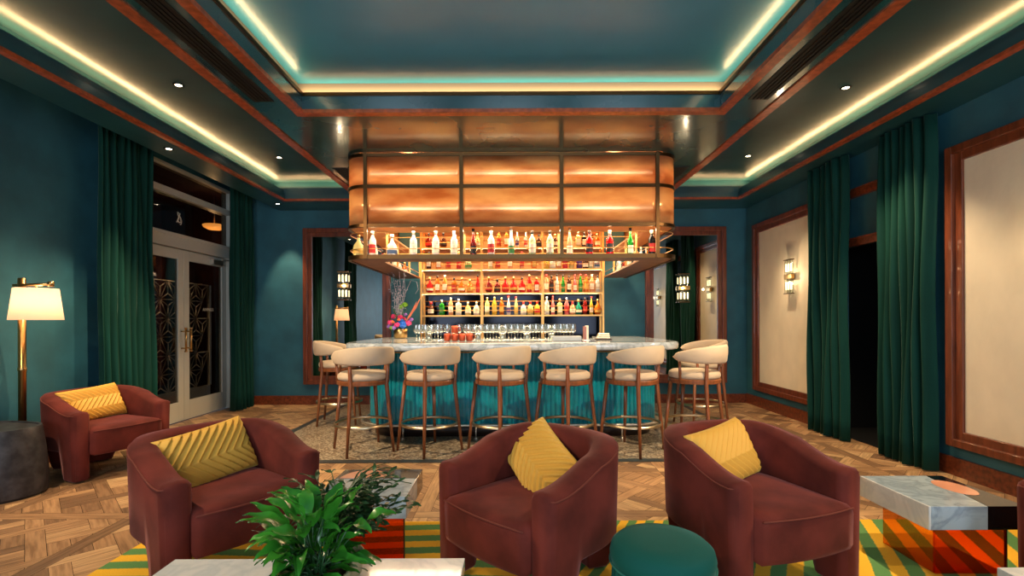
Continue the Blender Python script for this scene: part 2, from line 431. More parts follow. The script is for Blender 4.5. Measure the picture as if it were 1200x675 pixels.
for sx in (-1, 1):
    a, c = sorted((sx*1.879, sx*1.89)); box(bm, a, c, YF, 4.3, ZI+.13, ZR)
box(bm, -1.879, 1.879, 4.289, 4.3, ZI+.13, ZR)
struct('trim_cove_liner', bm, COVE_LINER)  # added liner on the cavity walls, bounces the recess strips
# wooden trims of the ceiling
T = .012
bm = B()
for sx in (-1, 1):
    a, c = sorted((sx*2.13, sx*2.21)); box(bm, a, c, YF, 7.03, ZI-T, ZI+.05)
box(bm, -2.13, 2.13, 6.95, 7.03, ZI-T, ZI)
TRIMW = mat('orange_walnut', (168, 78, 40), .35, var=.3, vscale=4, stretch=(6, 6, 6), coat=.4)
struct('trim_1', bm, TRIMW)
bm = B()
for sx in (-1, 1):
    a, c = sorted((sx*1.755, sx*1.83)); box(bm, a, c, YF, 4.17, ZI-T, ZI+.02)
box(bm, -1.755, 1.755, 4.095, 4.17, ZI-T, ZI+.02)
struct('trim_2', bm, TRIMW)
bm = B()
for sx in (-1, 1):
    a, c = sorted((sx*3.245, sx*3.30)); box(bm, a, c, YF, 7.03, ZS-T, ZS+.015)
box(bm, -3.245, 3.245, 6.975, 7.03, ZS-T, ZS+.015)
struct('trim_3', bm, TRIMW)
# brass lip of the recess
bm = B()
for sx in (-1, 1):
    a, c = sorted((sx*1.75, sx*1.79)); box(bm, a, c, YF, 4.10, ZI+.13, ZI+.16)
box(bm, -1.75, 1.75, 4.09, 4.13, ZI+.13, ZI+.16)
struct('trim_4', bm, DKBRASS)
# slot diffusers
def slot(x, y0, y1, lab):
    t = thing('slot_diffuser', lab, 'air vent', (x, (y0+y1)/2, ZI)); h = (y1-y0)/2
    bm = B(); box(bm, -.08, .08, -h, h, -.006, 0); obj('housing', bm, SLOT, t)
    bm = B()
    for k in (-.045, -.015, .015, .045): box(bm, k-.004, k+.004, -h+.02, h-.02, -.014, -.006)
    obj('louvre', bm, BLACK, t)
slot(-1.98, -1, 3.9, 'long black slot diffuser in the ceiling left of the central recess')
slot(1.98, -1, 3.9, 'long black slot diffuser in the ceiling right of the central recess')
slot(-1.98, 5.6, 6.3, 'short black diffuser in the ceiling at the left of the bar canopy')
slot(1.98, 5.6, 6.3, 'short black diffuser in the ceiling at the right of the bar canopy')

# ---- baseboards
bm = B(); box(bm, XL, -1.92, YB-.025, YB, 0, .14); box(bm, 2.12, XR, YB-.025, YB, 0, .14); struct('baseboard_back', bm, WOOD)
bm = B(); box(bm, XR-.025, XR, O1+.0, YB-.025, 0, .15); box(bm, XR-.025, XR, YF, O0, 0, .15); struct('baseboard_right', bm, WOOD)
bm = B(); box(bm, XL, XL+.025, YF, D0-.05, 0, .14); struct('baseboard_left', bm, WOOD)

# ---- dark doorway, rails above it
bm = B(); box(bm, XR+.12, XR+1.2, O0-.4, O0-.35, 0, 2.2); box(bm, XR+.12, XR+1.2, O1+.35, O1+.4, 0, 2.2)
box(bm, XR+1.2, XR+1.25, O0-.4, O1+.4, 0, 2.2); box(bm, XR+.12, XR+1.25, O0-.4, O1+.4, 2.15, 2.25); box(bm, XR+.0, XR+1.25, O0-.4, O1+.4, -.05, -.001)
struct('door_2', bm, DARK)
bm = B()
for z in (2.08, 2.60): box(bm, XR-.05, XR, 4.3, 5.6, z, z+.085); box(bm, XR-.07, XR, 4.3, 5.6, z+.07, z+.085)
struct('trim_5', bm, WOOD)

# ---- terrazzo strip round the bar with a dark stone border
def terrazzo():
    m = mat('terrazzo', (150, 134, 112), .3, coat=.2); nt = m.node_tree; b = nt.nodes['Principled BSDF']
    tc = nt.nodes.new('ShaderNodeTexCoord'); v = nt.nodes.new('ShaderNodeTexVoronoi'); v.inputs['Scale'].default_value = 62
    nt.links.new(tc.outputs['Object'], v.inputs[0]); sp = nt.nodes.new('ShaderNodeSeparateColor'); nt.links.new(v.outputs['Color'], sp.inputs[0])
    r = nt.nodes.new('ShaderNodeValToRGB'); r.color_ramp.interpolation = 'CONSTANT'; e = r.color_ramp.elements
    e[0].position = 0; e[0].color = lin((92, 76, 60)); e[1].position = .2; e[1].color = lin((148, 130, 106))
    k = e.new(.5); k.color = lin((188, 172, 146)); k = e.new(.8); k.color = lin((120, 98, 76))
    nt.links.new(sp.outputs[0], r.inputs[0]); nt.links.new(r.outputs[0], b.inputs['Base Color']); return m
def rrect(x0, x1, y0, y1, r, n=8):
    out = []
    for cx, cy, a0 in ((x1-r, y0+r, -pi/2), (x1-r, y1-r, 0), (x0+r, y1-r, pi/2), (x0+r, y0+r, pi)):
        for k in range(n+1):
            a = a0+pi/2*k/n; out.append((cx+r*cos(a), cy+r*sin(a)))
    return out
bm = B(); prism(bm, [(-2.56, 4.55), (2.56, 4.55), (2.56, 7.6), (-2.56, 7.6)], 0, .005); struct('trim_6', bm, terrazzo())
bm = B()
box(bm, -2.64, 2.64, 4.46, 4.55, 0, .007); box(bm, -2.64, -2.56, 4.55, 7.6, 0, .007); box(bm, 2.56, 2.64, 4.55, 7.6, 0, .007)
struct('trim_7', bm, BORDER)

# ---- double door with transom in the left wall
root = bpy.data.objects.new('door_1', None); COL.objects.link(root); root.location = (XL, 0, 0); root['kind'] = 'structure'
def part(name, bm, m, p, **k): return obj(name, bm, m, p, **k)
bm = B()
for y0, y1 in ((D0, D0+.06), (D1-.10, D1)): box(bm, -.10, .03, y0, y1, 0, DT)
box(bm, -.10, .03, D0, D1, 2.26, 2.42); box(bm, -.10, .05, D0, D1, 2.40, 2.44)
box(bm, -.10, .03, D0, D1, 2.92, 3.00); box(bm, -.10, .03, D0, D1, 3.26, DT)
box(bm, -.06, .045, D1-.14, D1-.10, 0, 2.26)
part('door_frame', bm, DOORP, root, bevel=.004)
LM = 6.42
for (y0, y1, hs) in ((D0+.07, LM-.003, 1), (LM+.003, D1-.15, -1)):
    leaf = B()
    st = .105
    for a, c in ((y0, y0+st), (y1-st, y1)): box(leaf, -.045, 0, a, c, .01, 2.25)
    box(leaf, -.045, 0, y0+st, y1-st, .01, .26); box(leaf, -.045, 0, y0+st, y1-st, 2.12, 2.25)
    lf = part('door_leaf', leaf, DOORP, root, bevel=.003)
    g = B(); box(g, -.026, -.018, y0+st, y1-st, .26, 2.12); part('door_glass', g, SMOKE, lf)
    yh = y1-.05 if hs == 1 else y0+.05
    h = B(); tube(h, [(.06, yh, .92), (.06, yh, 1.22)], .013); 
    for z in (.96, 1.18): tube(h, [(0, yh, z), (.06, yh, z)], .009)
    lathe(h, [(.018, -.0), (.018, .02)], 12, (.06, yh, .91)); lathe(h, [(.018, -.0), (.018, .02)], 12, (.06, yh, 1.21))
    part('door_handle', h, BRASS, lf)
    if hs == -1:
        h = B(); box(h, 0, .06, y1-.40, y1-.16, 2.13, 2.20); tube(h, [(.05, y1-.2, 2.21), (.08, y1-.02, 2.23)], .01)
        part('door_closer', h, STEEL, lf)
        cu = bpy.data.curves.new('letters', 'FONT'); cu.body = 'ANNUS'; cu.size = .062; cu.extrude = .0005; cu.space_character = 1.25; cu.align_x = 'CENTER'
        to = bpy.data.objects.new('lettering', cu); COL.objects.link(to)
        bpy.context.view_layer.update()
        me = bpy.data.meshes.new_from_object(to.evaluated_get(bpy.context.evaluated_depsgraph_get()))
        bpy.data.objects.remove(to)
        me.transform(Matrix(((0, 0, 1, -.014), (1, 0, 0, (y0+y1)/2+.06), (0, 1, 0, 1.46), (0, 0, 0, 1))))
        me.materials.clear(); me.materials.append(LABELW)
        to = bpy.data.objects.new('lettering', me); COL.objects.link(to); to.parent = lf
for z0_, z1_ in ((2.44, 2.92), (3.0, 3.26)):
    g = B(); box(g, -.03, -.024, D0+.06, D1-.10, z0_, z1_); part('transom_glass', g, SMOKE, root)
g = B()   # etched monogram on the transom
def mono(p, rr): tube(g, [(-.018, 6.36+(a-340)/675*.39, 2.66-(b-350)/675*.39) for a, b in p], rr, 6)
mono([(370, 235), (345, 300), (300, 400), (268, 452)], .007); mono([(300, 215), (303, 270), (325, 310)], .005)
mono([(300, 215), (335, 240), (370, 238)], .004); mono([(310, 412), (335, 445), (380, 438)], .007)
mono([(372, 300), (405, 345), (425, 390), (420, 440), (400, 485), (370, 478)], .004); mono([(372, 310), (380, 380), (400, 440)], .003)
part('monogram', g, LABELW, root)
# vestibule behind the door
bm = B(); box(bm, XL-2.0, XL-1.95, D0-.6, D1+1.2, 0, 3.4); box(bm, XL-2.0, XL-.12, D0-.65, D0-.6, 0, 3.4)
box(bm, XL-2.0, XL-.12, D1+1.2, D1+1.25, 0, 3.4); box(bm, XL-2.0, XL-.12, D0-.65, D1+1.25, 3.4, 3.45)
struct('wall_vestibule', bm, mat('dark_red_plaster', (64, 28, 26), .6, var=.2))
bm = B(); box(bm, XL-2.0, XL-.12, D0-.6, D1+1.2, -.06, 0); struct('floor_vestibule', bm, mat('vestibule_stone', (70, 56, 44), .4, var=.2))
# star pattern screen seen through the glass
bm = B(); a = .29; hh = a*math.sqrt(3)/2; yy0, zz0 = 5.95, .35; xs = -4.62
def bar2(p, q):
    tube(bm, [(xs, p[0], p[1]), (xs, q[0], q[1])], .009, 4)
def tri(p, q, r_):
    c = ((p[0]+q[0]+r_[0])/3, (p[1]+q[1]+r_[1])/3)
    for v in (p, q, r_): bar2(v, c)
    bar2(p, q); bar2(q, r_); bar2(r_, p)
for i in range(4):
    for j in range(6):
        y = yy0+i*a+(a/2 if j % 2 else 0); z = zz0+j*hh
        p, q, r_, s_ = (y, z), (y+a, z), (y+a/2, z+hh), (y+a*1.5, z+hh)
        tri(p, q, r_); tri(q, r_, s_)
box(bm, xs-.02, xs+.02, yy0-.04, yy0+1.46, 0, .35); box(bm, xs-.02, xs+.02, yy0-.04, yy0, .35, 1.86); box(bm, xs-.02, xs+.02, yy0+1.45, yy0+1.49, .35, 1.86)
tag(obj('star_pattern_screen', bm, mat('screen_silver', (206, 198, 178), .4, .3)), 'silver star lattice screen seen through the left glass door leaf', 'screen')
t = thing('ceiling_lamp', 'warm glowing bowl lamp seen through the transom over the doors', 'lamp', (-4.98, 8.15, 2.84))
bm = B(); lathe(bm, [(.0, 0), (.10, .012), (.16, .045), (.175, .08), (.16, .09)], 24); obj('bowl_shade', bm, mat('lit_amber_bowl', (240, 170, 90), .5, emit=(255, 170, 80), estr=1.6), t, smooth=True)
bm = B(); tube(bm, [(0, 0, .09), (0, 0, .56)], .01); obj('stem', bm, BRASS, t)
point('vestibule_light', (-4.98, 8.1, 2.6), 5, WARM, .012)
spot('screen_fill', (-4.47, 5.9, 3.2), (-4.62, 6.5, 1.1), 160, WARM2, 60)  # fill lamp without fixture, added to brighten the star screen

# ---- mirrors on the back wall (wood frames)
def framed(name, label, cat, cx, zlo, zhi, wid, inner, wall, fw=.13, dep=.07, imat=MIRROR, iname='mirror_glass'):
    """wall: 'back' or 'right'. frame of four stepped mouldings + inner sheet"""
    t = thing(name, label, cat, (cx, YB, 0) if wall == 'back' else (XR, cx, 0), 0 if wall == 'back' else -pi/2)
    h = wid/2
    bm = B()
    for st, d in ((0, dep), (.045, dep*.6)):
        f0, f1 = st, (fw*.5 if st == 0 else fw)
        box(bm, -h+f0, -h+f1, -d, 0, zlo+f0, zhi-f0); box(bm, h-f1, h-f0, -d, 0, zlo+f0, zhi-f0)
        box(bm, -h+f1, h-f1, -d, 0, zlo+f0, zlo+f1); box(bm, -h+f1, h-f1, -d, 0, zhi-f1, zhi-f0)
    obj('frame', bm, WOODV, t, bevel=.006)
    bm = B(); box(bm, -h+fw, h-fw, -.022, -.002, zlo+fw, zhi-fw); obj(iname, bm, imat, t)
    return t
framed('wall_mirror', 'large wood framed mirror on the back wall left of the bar', 'mirror', -2.58, .32, 2.76, 1.36, 0, 'back')
framed('wall_mirror', 'large wood framed mirror on the back wall right of the bar', 'mirror', 2.72, .32, 2.76, 1.26, 0, 'back')
framed('framed_panel', 'wood framed cream wall panel carrying the sconce, at the far right', 'wall panel', 6.50, .25, 2.72, 1.68, 0, 'right', imat=PANEL, iname='panel_sheet')
framed('framed_panel', 'wood framed cream wall panel at the right edge, beside the near curtain', 'wall panel', 3.0, .25, 2.72, 2.14, 0, 'right', imat=PANEL, iname='panel_sheet')

# ---- sconces
TUBEM = mat('lit_ribbed_glass', (250, 240, 215), .3, emit=(255, 226, 176), estr=2.2)
def sconce(loc, rz, lab, power=5):
    t = thing('wall_sconce', lab, 'wall light', loc, rz, None)
    bm = B(); lathe(bm, [(.045, 0), (.045, .02), (.03, .03)], 20)
    for v in bm.verts: v.co = Vector((v.co.x, -v.co.z, v.co.y))
    obj('backplate', bm, BRASS, t)
    bm = B()
    box(bm, -.085, .085, -.075, -.03, -.03, .03); obj('band', bm, BRASS, t, bevel=.005)
    for x in (-.055, 0, .055):
        bm = B(); tube(bm, [(x, -.055, -.22), (x, -.055, .22)], .024, 12); obj('glass_tube', bm, CLEAR, t)
        for z in (-.12, .12):
            bm = B(); tube(bm, [(x, -.055, z-.05), (x, -.055, z+.05)], .011, 8); obj('bulb', bm, TUBEM, t)
    for z in (-.225, .215):
        bm = B(); box(bm, -.085, .085, -.08, -.03, z, z+.01); obj('end_plate', bm, DKBRASS, t)
    d = Vector((sin(rz), -cos(rz), 0))*.16
    point('sconce_light', Vector(loc)+d, power, WARM2, .012)
sconce((-2.63, YB-.03, 1.86), 0, 'lit glass tube sconce mounted on the left mirror', 1.5)
sconce((2.68, YB-.03, 1.80), 0, 'lit glass tube sconce mounted on the right mirror', 1.5)
sconce((XR-.025, 6.34, 1.86), -pi/2, 'brass and glass tube sconce on the far cream panel', 3.5)
sconce((XR-.025, 3.2, 1.86), -pi/2, 'glass tube sconce on the near cream panel, seen in the right mirror', 3.5)

# ---- downlights
def downlight(x, y, z, lab, power, tgt=None, ang=70):
    t = thing('downlight', lab, 'ceiling light', (x, y, z))
    bm = B(); lathe(bm, [(.028, 0), (.045, 0), (.045, -.006), (.028, -.006)], 20, caps=False); obj('bezel', bm, BLACK, t)
    bm = B(); lathe(bm, [(.0, -.003), (.027, -.003)], 20, caps=False); obj('lens', bm, mat('lit_lens', (255, 240, 210), .5, emit=(255, 236, 200), estr=14) if 'lit_lens' not in MATS else MATS['lit_lens'], t)
    if power: spot('downlight_beam', (x, y, z-.03), tgt or (x, y, 0), power, WARM2, ang)
downlight(-2.87, 4.2, ZT, 'downlight in the left tray ceiling, nearest', 200, (-3.5, 4.3, 0), 80)
downlight(-2.89, 6.06, ZT, 'downlight in the left tray ceiling, farther one', 110, (-2.6, 5.9, 0), 80)
downlight(2.96, 4.3, ZT, 'downlight in the right tray ceiling, nearest', 200, (2.9, 4.2, 0), 80)
downlight(2.96, 6.08, ZT, 'downlight in the right tray ceiling, farther one', 110, (2.9, 5.9, 0), 80)
downlight(-3.45, 4.9, ZS, 'downlight in the soffit above the left curtain', 110, (-3.8, 4.5, 0))
downlight(-3.46, 7.2, ZS, 'downlight in the soffit corner over the back wall', 90, (-3.5, 7.75, 1.2), 42)
# tray downlights continuing behind the view, tilted on to the lounge and the bar front
for x, y, tg, p in ((-2.87, 2.34, (-1.3, 2.5, .3), 230), (2.93, 2.34, (1.4, 2.4, .3), 220), (-2.87, 2.9, (-.9, 5.4, .35), 480), (2.93, 2.9, (.9, 5.4, .35), 480),
                    (-2.87, .5, (.1, 2.3, .4), 110), (2.93, .5, (2.2, 2.6, .3), 130), (-2.87, 1.2, (-3.9, 3.2, .6), 200)):
    spot('tray_beam', (x, y, ZT-.03), tg, p, WARM2, 58, .7)

# ---- curtains
def curtain(x, y0, y1, z1, folds, lab, amp=.055, axis='y', flare=.0, seed=0):
    rnd = random.Random(seed); ph = [rnd.uniform(.7, 1.3) for _ in range(folds)]; tot = sum(ph)
    n = folds*12; rows = []
    for j in range(15):
        v = j/14; z = .012+(z1-.012)*v; row = []
        for i in range(n+1):
            u = i/n; acc = 0; s = u*tot; k = 0
            while k < folds-1 and s > ph[k]: s -= ph[k]; k += 1
            f = s/ph[k]; am = amp*(.75+.5*((k*37 % 10)/10))*(.7+.3*(1-v))
            off = am*cos(2*pi*f)+.012*sin(9*v+k*1.7)
            yy = y0+(y1-y0)*u
            c = (y0+y1)/2; yy = c+(yy-c)*(1+flare*(1-v)**2)+.01*sin(5*v+k)
            xx = x+off+(1-v)**3*.02*sin(k*2.3)
            row.append((xx, yy, z) if axis == 'y' else (yy, xx, z))
        rows.append(row)
    bm = B(); sheetgrid(bm, rows)
    return tag(obj('velvet_curtain', bm, GREENV, smooth=True, solid=.012), lab, 'curtain')
curtain(-4.10, 4.84, 5.50, 3.40, 8, 'dark green velvet curtain beside the left of the double doors', flare=.08, seed=1)
curtain(-4.05, 7.02, 7.52, 3.40, 6, 'dark green velvet curtain in the back left corner, right of the doors', .07, seed=2)
curtain(3.53, 5.14, 5.76, 3.04, 6, 'dark green velvet curtain beside the far cream panel', .05, seed=3)
curtain(3.56, 4.12, 4.72, 3.04, 7, 'dark green velvet curtain beside the near cream panel', .07, seed=4)
curtain(-4.12, 2.5, 3.15, 3.40, 8, 'dark green curtain on the left wall seen only in the left mirror', .06, seed=5)

# ================================================================== RUG
def rug_mat():
    m = bpy.data.materials.new('striped_wool'); m.use_nodes = True; nt = m.node_tree; b = nt.nodes['Principled BSDF']; N = nt.nodes.new; L = nt.links.new
    tc = N('ShaderNodeTexCoord'); sp = N('ShaderNodeSeparateXYZ'); L(tc.outputs['Object'], sp.inputs[0])
    def mth(op, a, c=None):
        k = N('ShaderNodeMath'); k.operation = op
        for i, v in enumerate((a, c)):
            if v is None: continue
            if isinstance(v, (int, float)): k.inputs[i].default_value = v
            else: L(v, k.inputs[i])
        return k.outputs[0]
    X, Y = sp.outputs[0], sp.outputs[1]
    xp = mth('MAXIMUM', mth('SUBTRACT', X, .05), 0)
    gx = mth('ADD', mth('MULTIPLY', xp, .10), mth('MULTIPLY', mth('MULTIPLY', xp, xp), .42))
    wv = mth('MULTIPLY', mth('SINE', mth('MULTIPLY', X, 4.1)), .02)
    t = mth('ADD', mth('DIVIDE', mth('SUBTRACT', Y, gx), mth('ADD', mth('MULTIPLY', xp, .62), 1)), wv)
    fr = mth('FRACT', mth('DIVIDE', mth('ADD', t, 20.04), .152))
    nz = N('ShaderNodeTexNoise'); nz.inputs['Scale'].default_value = 60; L(tc.outputs['Object'], nz.inputs[0])
    fr2 = mth('ADD', fr, mth('MULTIPLY', mth('SUBTRACT', nz.outputs[0], .5), .10))
    r = N('ShaderNodeValToRGB'); e = r.color_ramp.elements; r.color_ramp.interpolation = 'LINEAR'
    yel = lin((240, 184, 56)); grn = lin((96, 142, 84))
    e[0].position = .0; e[0].color = yel; e[1].position = .98; e[1].color = yel
    for p, c in ((.44, yel), (.48, grn), (.94, grn)): k = e.new(p); k.color = c
    L(fr2, r.inputs[0]); 
    n2 = N('ShaderNodeTexNoise'); n2.inputs['Scale'].default_value = 220; L(tc.outputs['Object'], n2.inputs[0])
    mx = N('ShaderNodeMix'); mx.data_type = 'RGBA'; mx.blend_type = 'MULTIPLY'; mx.inputs[0].default_value = .5
    L(r.outputs[0], mx.inputs[6]); L(n2.outputs[0], mx.inputs[7]); 
    g = N('ShaderNodeMix'); g.data_type = 'RGBA'; g.blend_type = 'ADD'; g.inputs[0].default_value = .25; L(mx.outputs[2], g.inputs[6]); L(r.outputs[0], g.inputs[7])
    L(g.outputs[2], b.inputs['Base Color']); b.inputs['Roughness'].default_value = .95; b.inputs['Specular IOR Level'].default_value = .1
    bp = N('ShaderNodeBump'); bp.inputs['Strength'].default_value = .5; bp.inputs['Distance'].default_value = .004; L(n2.outputs[0], bp.inputs['Height']); L(bp.outputs[0], b.inputs['Normal'])
    return m
bm = B(); box(bm, -2.17, 3.25, .2, 3.13, 0, .014)
tag(obj('area_rug', bm, rug_mat(), bevel=.004), 'yellow and green striped rug under the lounge chairs', 'rug')

# ================================================================== BAR
def upath(half, yf, yb, r, n=12):
    """U path: left wing -> front -> right wing, (x,y) plus outward normal"""
    pts = [(-half, yb, -1, 0)]
    for k in range(n+1):
        a = pi+pi/2*k/n; pts.append((-half+r+r*cos(a), yf+r+r*sin(a), cos(a), sin(a)))
    for k in range(n+1):
        a = -pi/2+pi/2*k/n; pts.append((half-r+r*cos(a), yf+r+r*sin(a), cos(a), sin(a)))
    pts.append((half, yb, 1, 0)); return pts
def resample(pts, step):
    out = []; 
    for a, c in zip(pts, pts[1:]):
        L = math.hypot(c[0]-a[0], c[1]-a[1]); n = max(1, round(L/step))
        for k in range(n):
            t = k/n; q = [a[i]+(c[i]-a[i])*t for i in range(4)]; l = math.hypot(q[2], q[3]) or 1; q[2] /= l; q[3] /= l; out.append(tuple(q))
    out.append(pts[-1]); return out
bar = thing('bar_counter', 'curved bar with grey marble top and teal ribbed tile front', 'bar', (0, 0, 0))
# ribbed front
P = resample(upath(1.66, 5.43, 7.05, .38, 16), .0065)
dist = 0; prof = []
for i, p in enumerate(P):
    if i: dist += math.hypot(p[0]-P[i-1][0], p[1]-P[i-1][1])
    f = (dist/.052) % 1; o = .024*math.sqrt(max(0, 1-(2*f-1)**2))
    prof.append((p[0]+p[2]*o, p[1]+p[3]*o))
bm = B(); sheetgrid(bm, [[(x, y, z) for x, y in prof] for z in (.14, .75, .98)])
smooth_by_angle(obj('tiled_front', bm, BARTILE, bar), 50)
bm = B()
inner = upath(1.60, 5.50, 7.05, .32, 10); inn2 = upath(1.18, 5.95, 7.05, .12, 10)
prism(bm, [(p[0], p[1]) for p in inner]+[(p[0], p[1]) for p in inn2[::-1]], .0, .98)
obj('carcass', bm, STONEK, bar)
bm = B(); kp = resample(upath(1.62, 5.47, 7.05, .36, 14), .3); sheetgrid(bm, [[(p[0], p[1], z) for p in kp] for z in (.005, .14)])
obj('kick_plate', bm, STONEK, bar, solid=.02)
bm = B(); tube(bm, [(p[0], p[1], .155) for p in resample(upath(1.76, 5.33, 7.0, .42, 16), .2)], .016, 10); rail = obj('foot_rail', bm, STEEL, bar)
for x in (-1.2, -.4, .4, 1.2):
    bm = B(); tube(bm, [(x, 5.33, .15), (x, 5.33, .0)], .009); tube(bm, [(x, 5.33, .12), (x, 5.46, .12)], .009); lathe(bm, [(.025, 0), (.025, .012), (.012, .02)], 14, (x, 5.33, .005)); obj('rail_bracket', bm, STEEL, rail)
# marble top
op = upath(1.85, 5.06, 7.05, .42, 16); ip = upath(1.16, 5.92, 7.05, .1, 16)
bm = B(); rows = []
for off, z in ((-.03, .985), (-.008, .990), (0, 1.005), (0, 1.045), (-.008, 1.062), (-.03, 1.07)):
    rows.append([(p[0]+p[2]*off, p[1]+p[3]*off, z) for p in op])
V = sheetgrid(bm, rows)
ti = [bm.verts.new((p[0], p[1], 1.07)) for p in ip]; bi = [bm.verts.new((p[0], p[1], .985)) for p in ip]
for i in range(len(op)-1):
    bm.faces.new((V[-1][i], V[-1][i+1], ti[i+1], ti[i])); bm.faces.new((V[0][i+1], V[0][i], bi[i], bi[i+1])); bm.faces.new((ti[i], ti[i+1], bi[i+1], bi[i]))
obj('marble_top', bm, BARMB, bar)
bm = B(); q = resample(upath(1.72, 5.30, 7.0, .42, 14), .3); tube(bm, [(p[0], p[1], .96) for p in q], .006, 8); obj('hook_rail', bm, BRASS, bar)
for x in (-1.18, -.36, .46, 1.28):
    bm = B(); tube(bm, [(x, 5.22, .985), (x, 5.20, .95), (x, 5.17, .94), (x, 5.15, .96)], .008, 8); lathe(bm, [(.012, 0), (.012, .015)], 10, (x, 5.22, .965)); obj('purse_hook', bm, BRASS, bar)

# back counter
t = thing('back_counter', 'dark back counter with stone top under the bottle shelves', 'counter', (0, 0, 0))
bm = B(); box(bm, -1.14, 2.02, 7.12, 7.63, .08, 1.0); box(bm, -1.12, 2.0, 7.16, 7.63, 0.005, .08); obj('carcass', bm, STONEK, t)
bm = B(); box(bm, -1.155, 2.04, 7.07, 7.645, 1.0, 1.035); obj('stone_top', bm, BARMB, t, bevel=.004)
for k in range(5):
    bm = B(); box(bm, -1.10+k*.62, -.52+k*.62, 7.10, 7.12, .12, .96); d = obj('door', bm, WOODV, t, bevel=.003)
    bm = B(); tube(bm, [(-.56+k*.62, 7.085, .5), (-.56+k*.62, 7.085, .62)], .006, 8); obj('handle', bm, BRASS, d)

# wall shelving
sh = thing('bottle_shelving', 'tall gold framed shelving full of bottles on the back wall', 'shelves', (0, 0, 0))
SX = (-1.37, -.46, .47, 1.38); SZ = (1.39, 1.73, 2.09, 2.42, 2.74)
for x in SX:
    for y in (7.37, 7.61):
        bm = B(); box(bm, x-.015, x+.015, y-.015, y+.015, 1.037, 2.80); obj('post', bm, GOLD, sh)
for z in SZ:
    bm = B(); box(bm, -1.385, 1.395, 7.36, 7.63, z-.022, z); obj('shelf', bm, GOLD, sh)
    for y, zz in ((7.36, z+.07), (7.62, z+.14), (7.62, z+.22)):
        if z < 2.7:
            bm = B(); tube(bm, [(-1.37, y, zz), (1.38, y, zz)], .004 if y < 7.5 else .008, 6); obj('guard_rail', bm, GOLD, sh)
bm = B(); box(bm, -1.38, 1.39, 7.635, 7.648, 1.037, 1.72); obj('mirror_back', bm, DKMIRROR, sh)
bm = B(); box(bm, -1.38, 1.39, 7.630, 7.648, 1.735, 2.80); obj('wood_back', bm, mat('honey_glow_wood', (190, 132, 78), .5, var=.2, stretch=(1, 1, 6)), sh)  # golden glow behind the bottles is put into the wood colour

# ---- canopy
can = thing('bar_canopy', 'amber lantern canopy with bronze grid and bottle rack above the bar', 'canopy', (0, 0, 0))
CH, CY, CR = 1.77, 5.10, .24
def cpath(ins, yb=7.6): return upath(CH-ins, CY+ins, yb, max(.03, CR-ins), 12)
def band(bm, ins0, ins1, z0, z1, yb=7.6):
    a, c = cpath(ins0, yb), cpath(ins1, yb)
    rows = [[(p[0], p[1], z) for p in q] for q, z in ((a, z0), (a, z1), (c, z1), (c, z0), (a, z0))]
    sheetgrid(bm, rows, smooth=False)
    for e in (0, -1):
        vs = [bm.verts.new((p[e][0], p[e][1], z)) for p, z in ((a, z0), (a, z1), (c, z1), (c, z0))]; bm.faces.new(vs)
for z in (3.03, 2.70, 2.29, 1.955):
    bm = B(); band(bm, -.012, .02, z, z+(.032 if z > 2 else .045)); obj('ring_rail', bm, DKBRASS, can)
for x in (-1.53, -.525, .525, 1.53):
    y = CY if abs(x) < 1.43 else CY+CR-math.sqrt(CR**2-(abs(x)-(CH-CR))**2)
    bm = B(); box(bm, x-.018, x+.018, y-.02, y+.015, 1.955, 3.065); obj('vertical_bar', bm, DKBRASS, can)
for sx in (-1, 1):
    for y in (6.35, 7.57):
        bm = B(); box(bm, sx*CH-.018, sx*CH+.018, y-.018, y+.018, 1.955, 3.065); obj('vertical_bar', bm, DKBRASS, can)
# amber sheets, one per bay and row
full = resample(cpath(.004, 7.58), .05)
cuts = [-9, -1.53, -.525, .525, 1.53, 9]
for z0_, z1_ in ((2.322, 2.70), (2.732, 3.03)):
    for a, c in zip(cuts, cuts[1:]):
        seg = [p for p in full if a-.03 <= p[0] <= c+.03]
        if len(seg) < 2: continue
        bm = B(); sheetgrid(bm, [[(p[0], p[1], z) for p in seg] for z in (z0_, z1_)]); obj('amber_panel', bm, SHEET, can, smooth=True, solid=.006)
# shelf deck, its ceiling, inner posts, thin rails
UNDER = mat('deck_wood', (120, 74, 44), .4, var=.2)
DECKC = mat('soffit_brass', (226, 170, 108), .45, .3)
bm = B(); band(bm, .02, .34, 1.965, 1.985); obj('shelf_deck', bm, UNDER, can)
bm = B(); band(bm, .02, .34, 2.30, 2.318); obj('shelf_soffit', bm, DECKC, can)
for ins, z in ((.012, 2.065), (.012, 2.235), (.33, 2.05), (.33, 2.235)):
    bm = B(); tube(bm, [(p[0], p[1], z) for p in resample(cpath(ins), .3)], .0045, 6); obj('guard_rail', bm, GOLD, can)
for x in (-1.39, -.525, .525, 1.39):
    bm = B(); box(bm, x-.01, x+.01, CY+.325, CY+.345, 1.985, 2.30); obj('inner_post', bm, GOLD, can)
for sx in (-1, 1):
    for y in (6.1, 6.8, 7.56):
        bm = B(); box(bm, sx*1.43-.011, sx*1.43+.011, y-.011, y+.011, 1.985, 2.30); obj('inner_post', bm, GOLD, can)

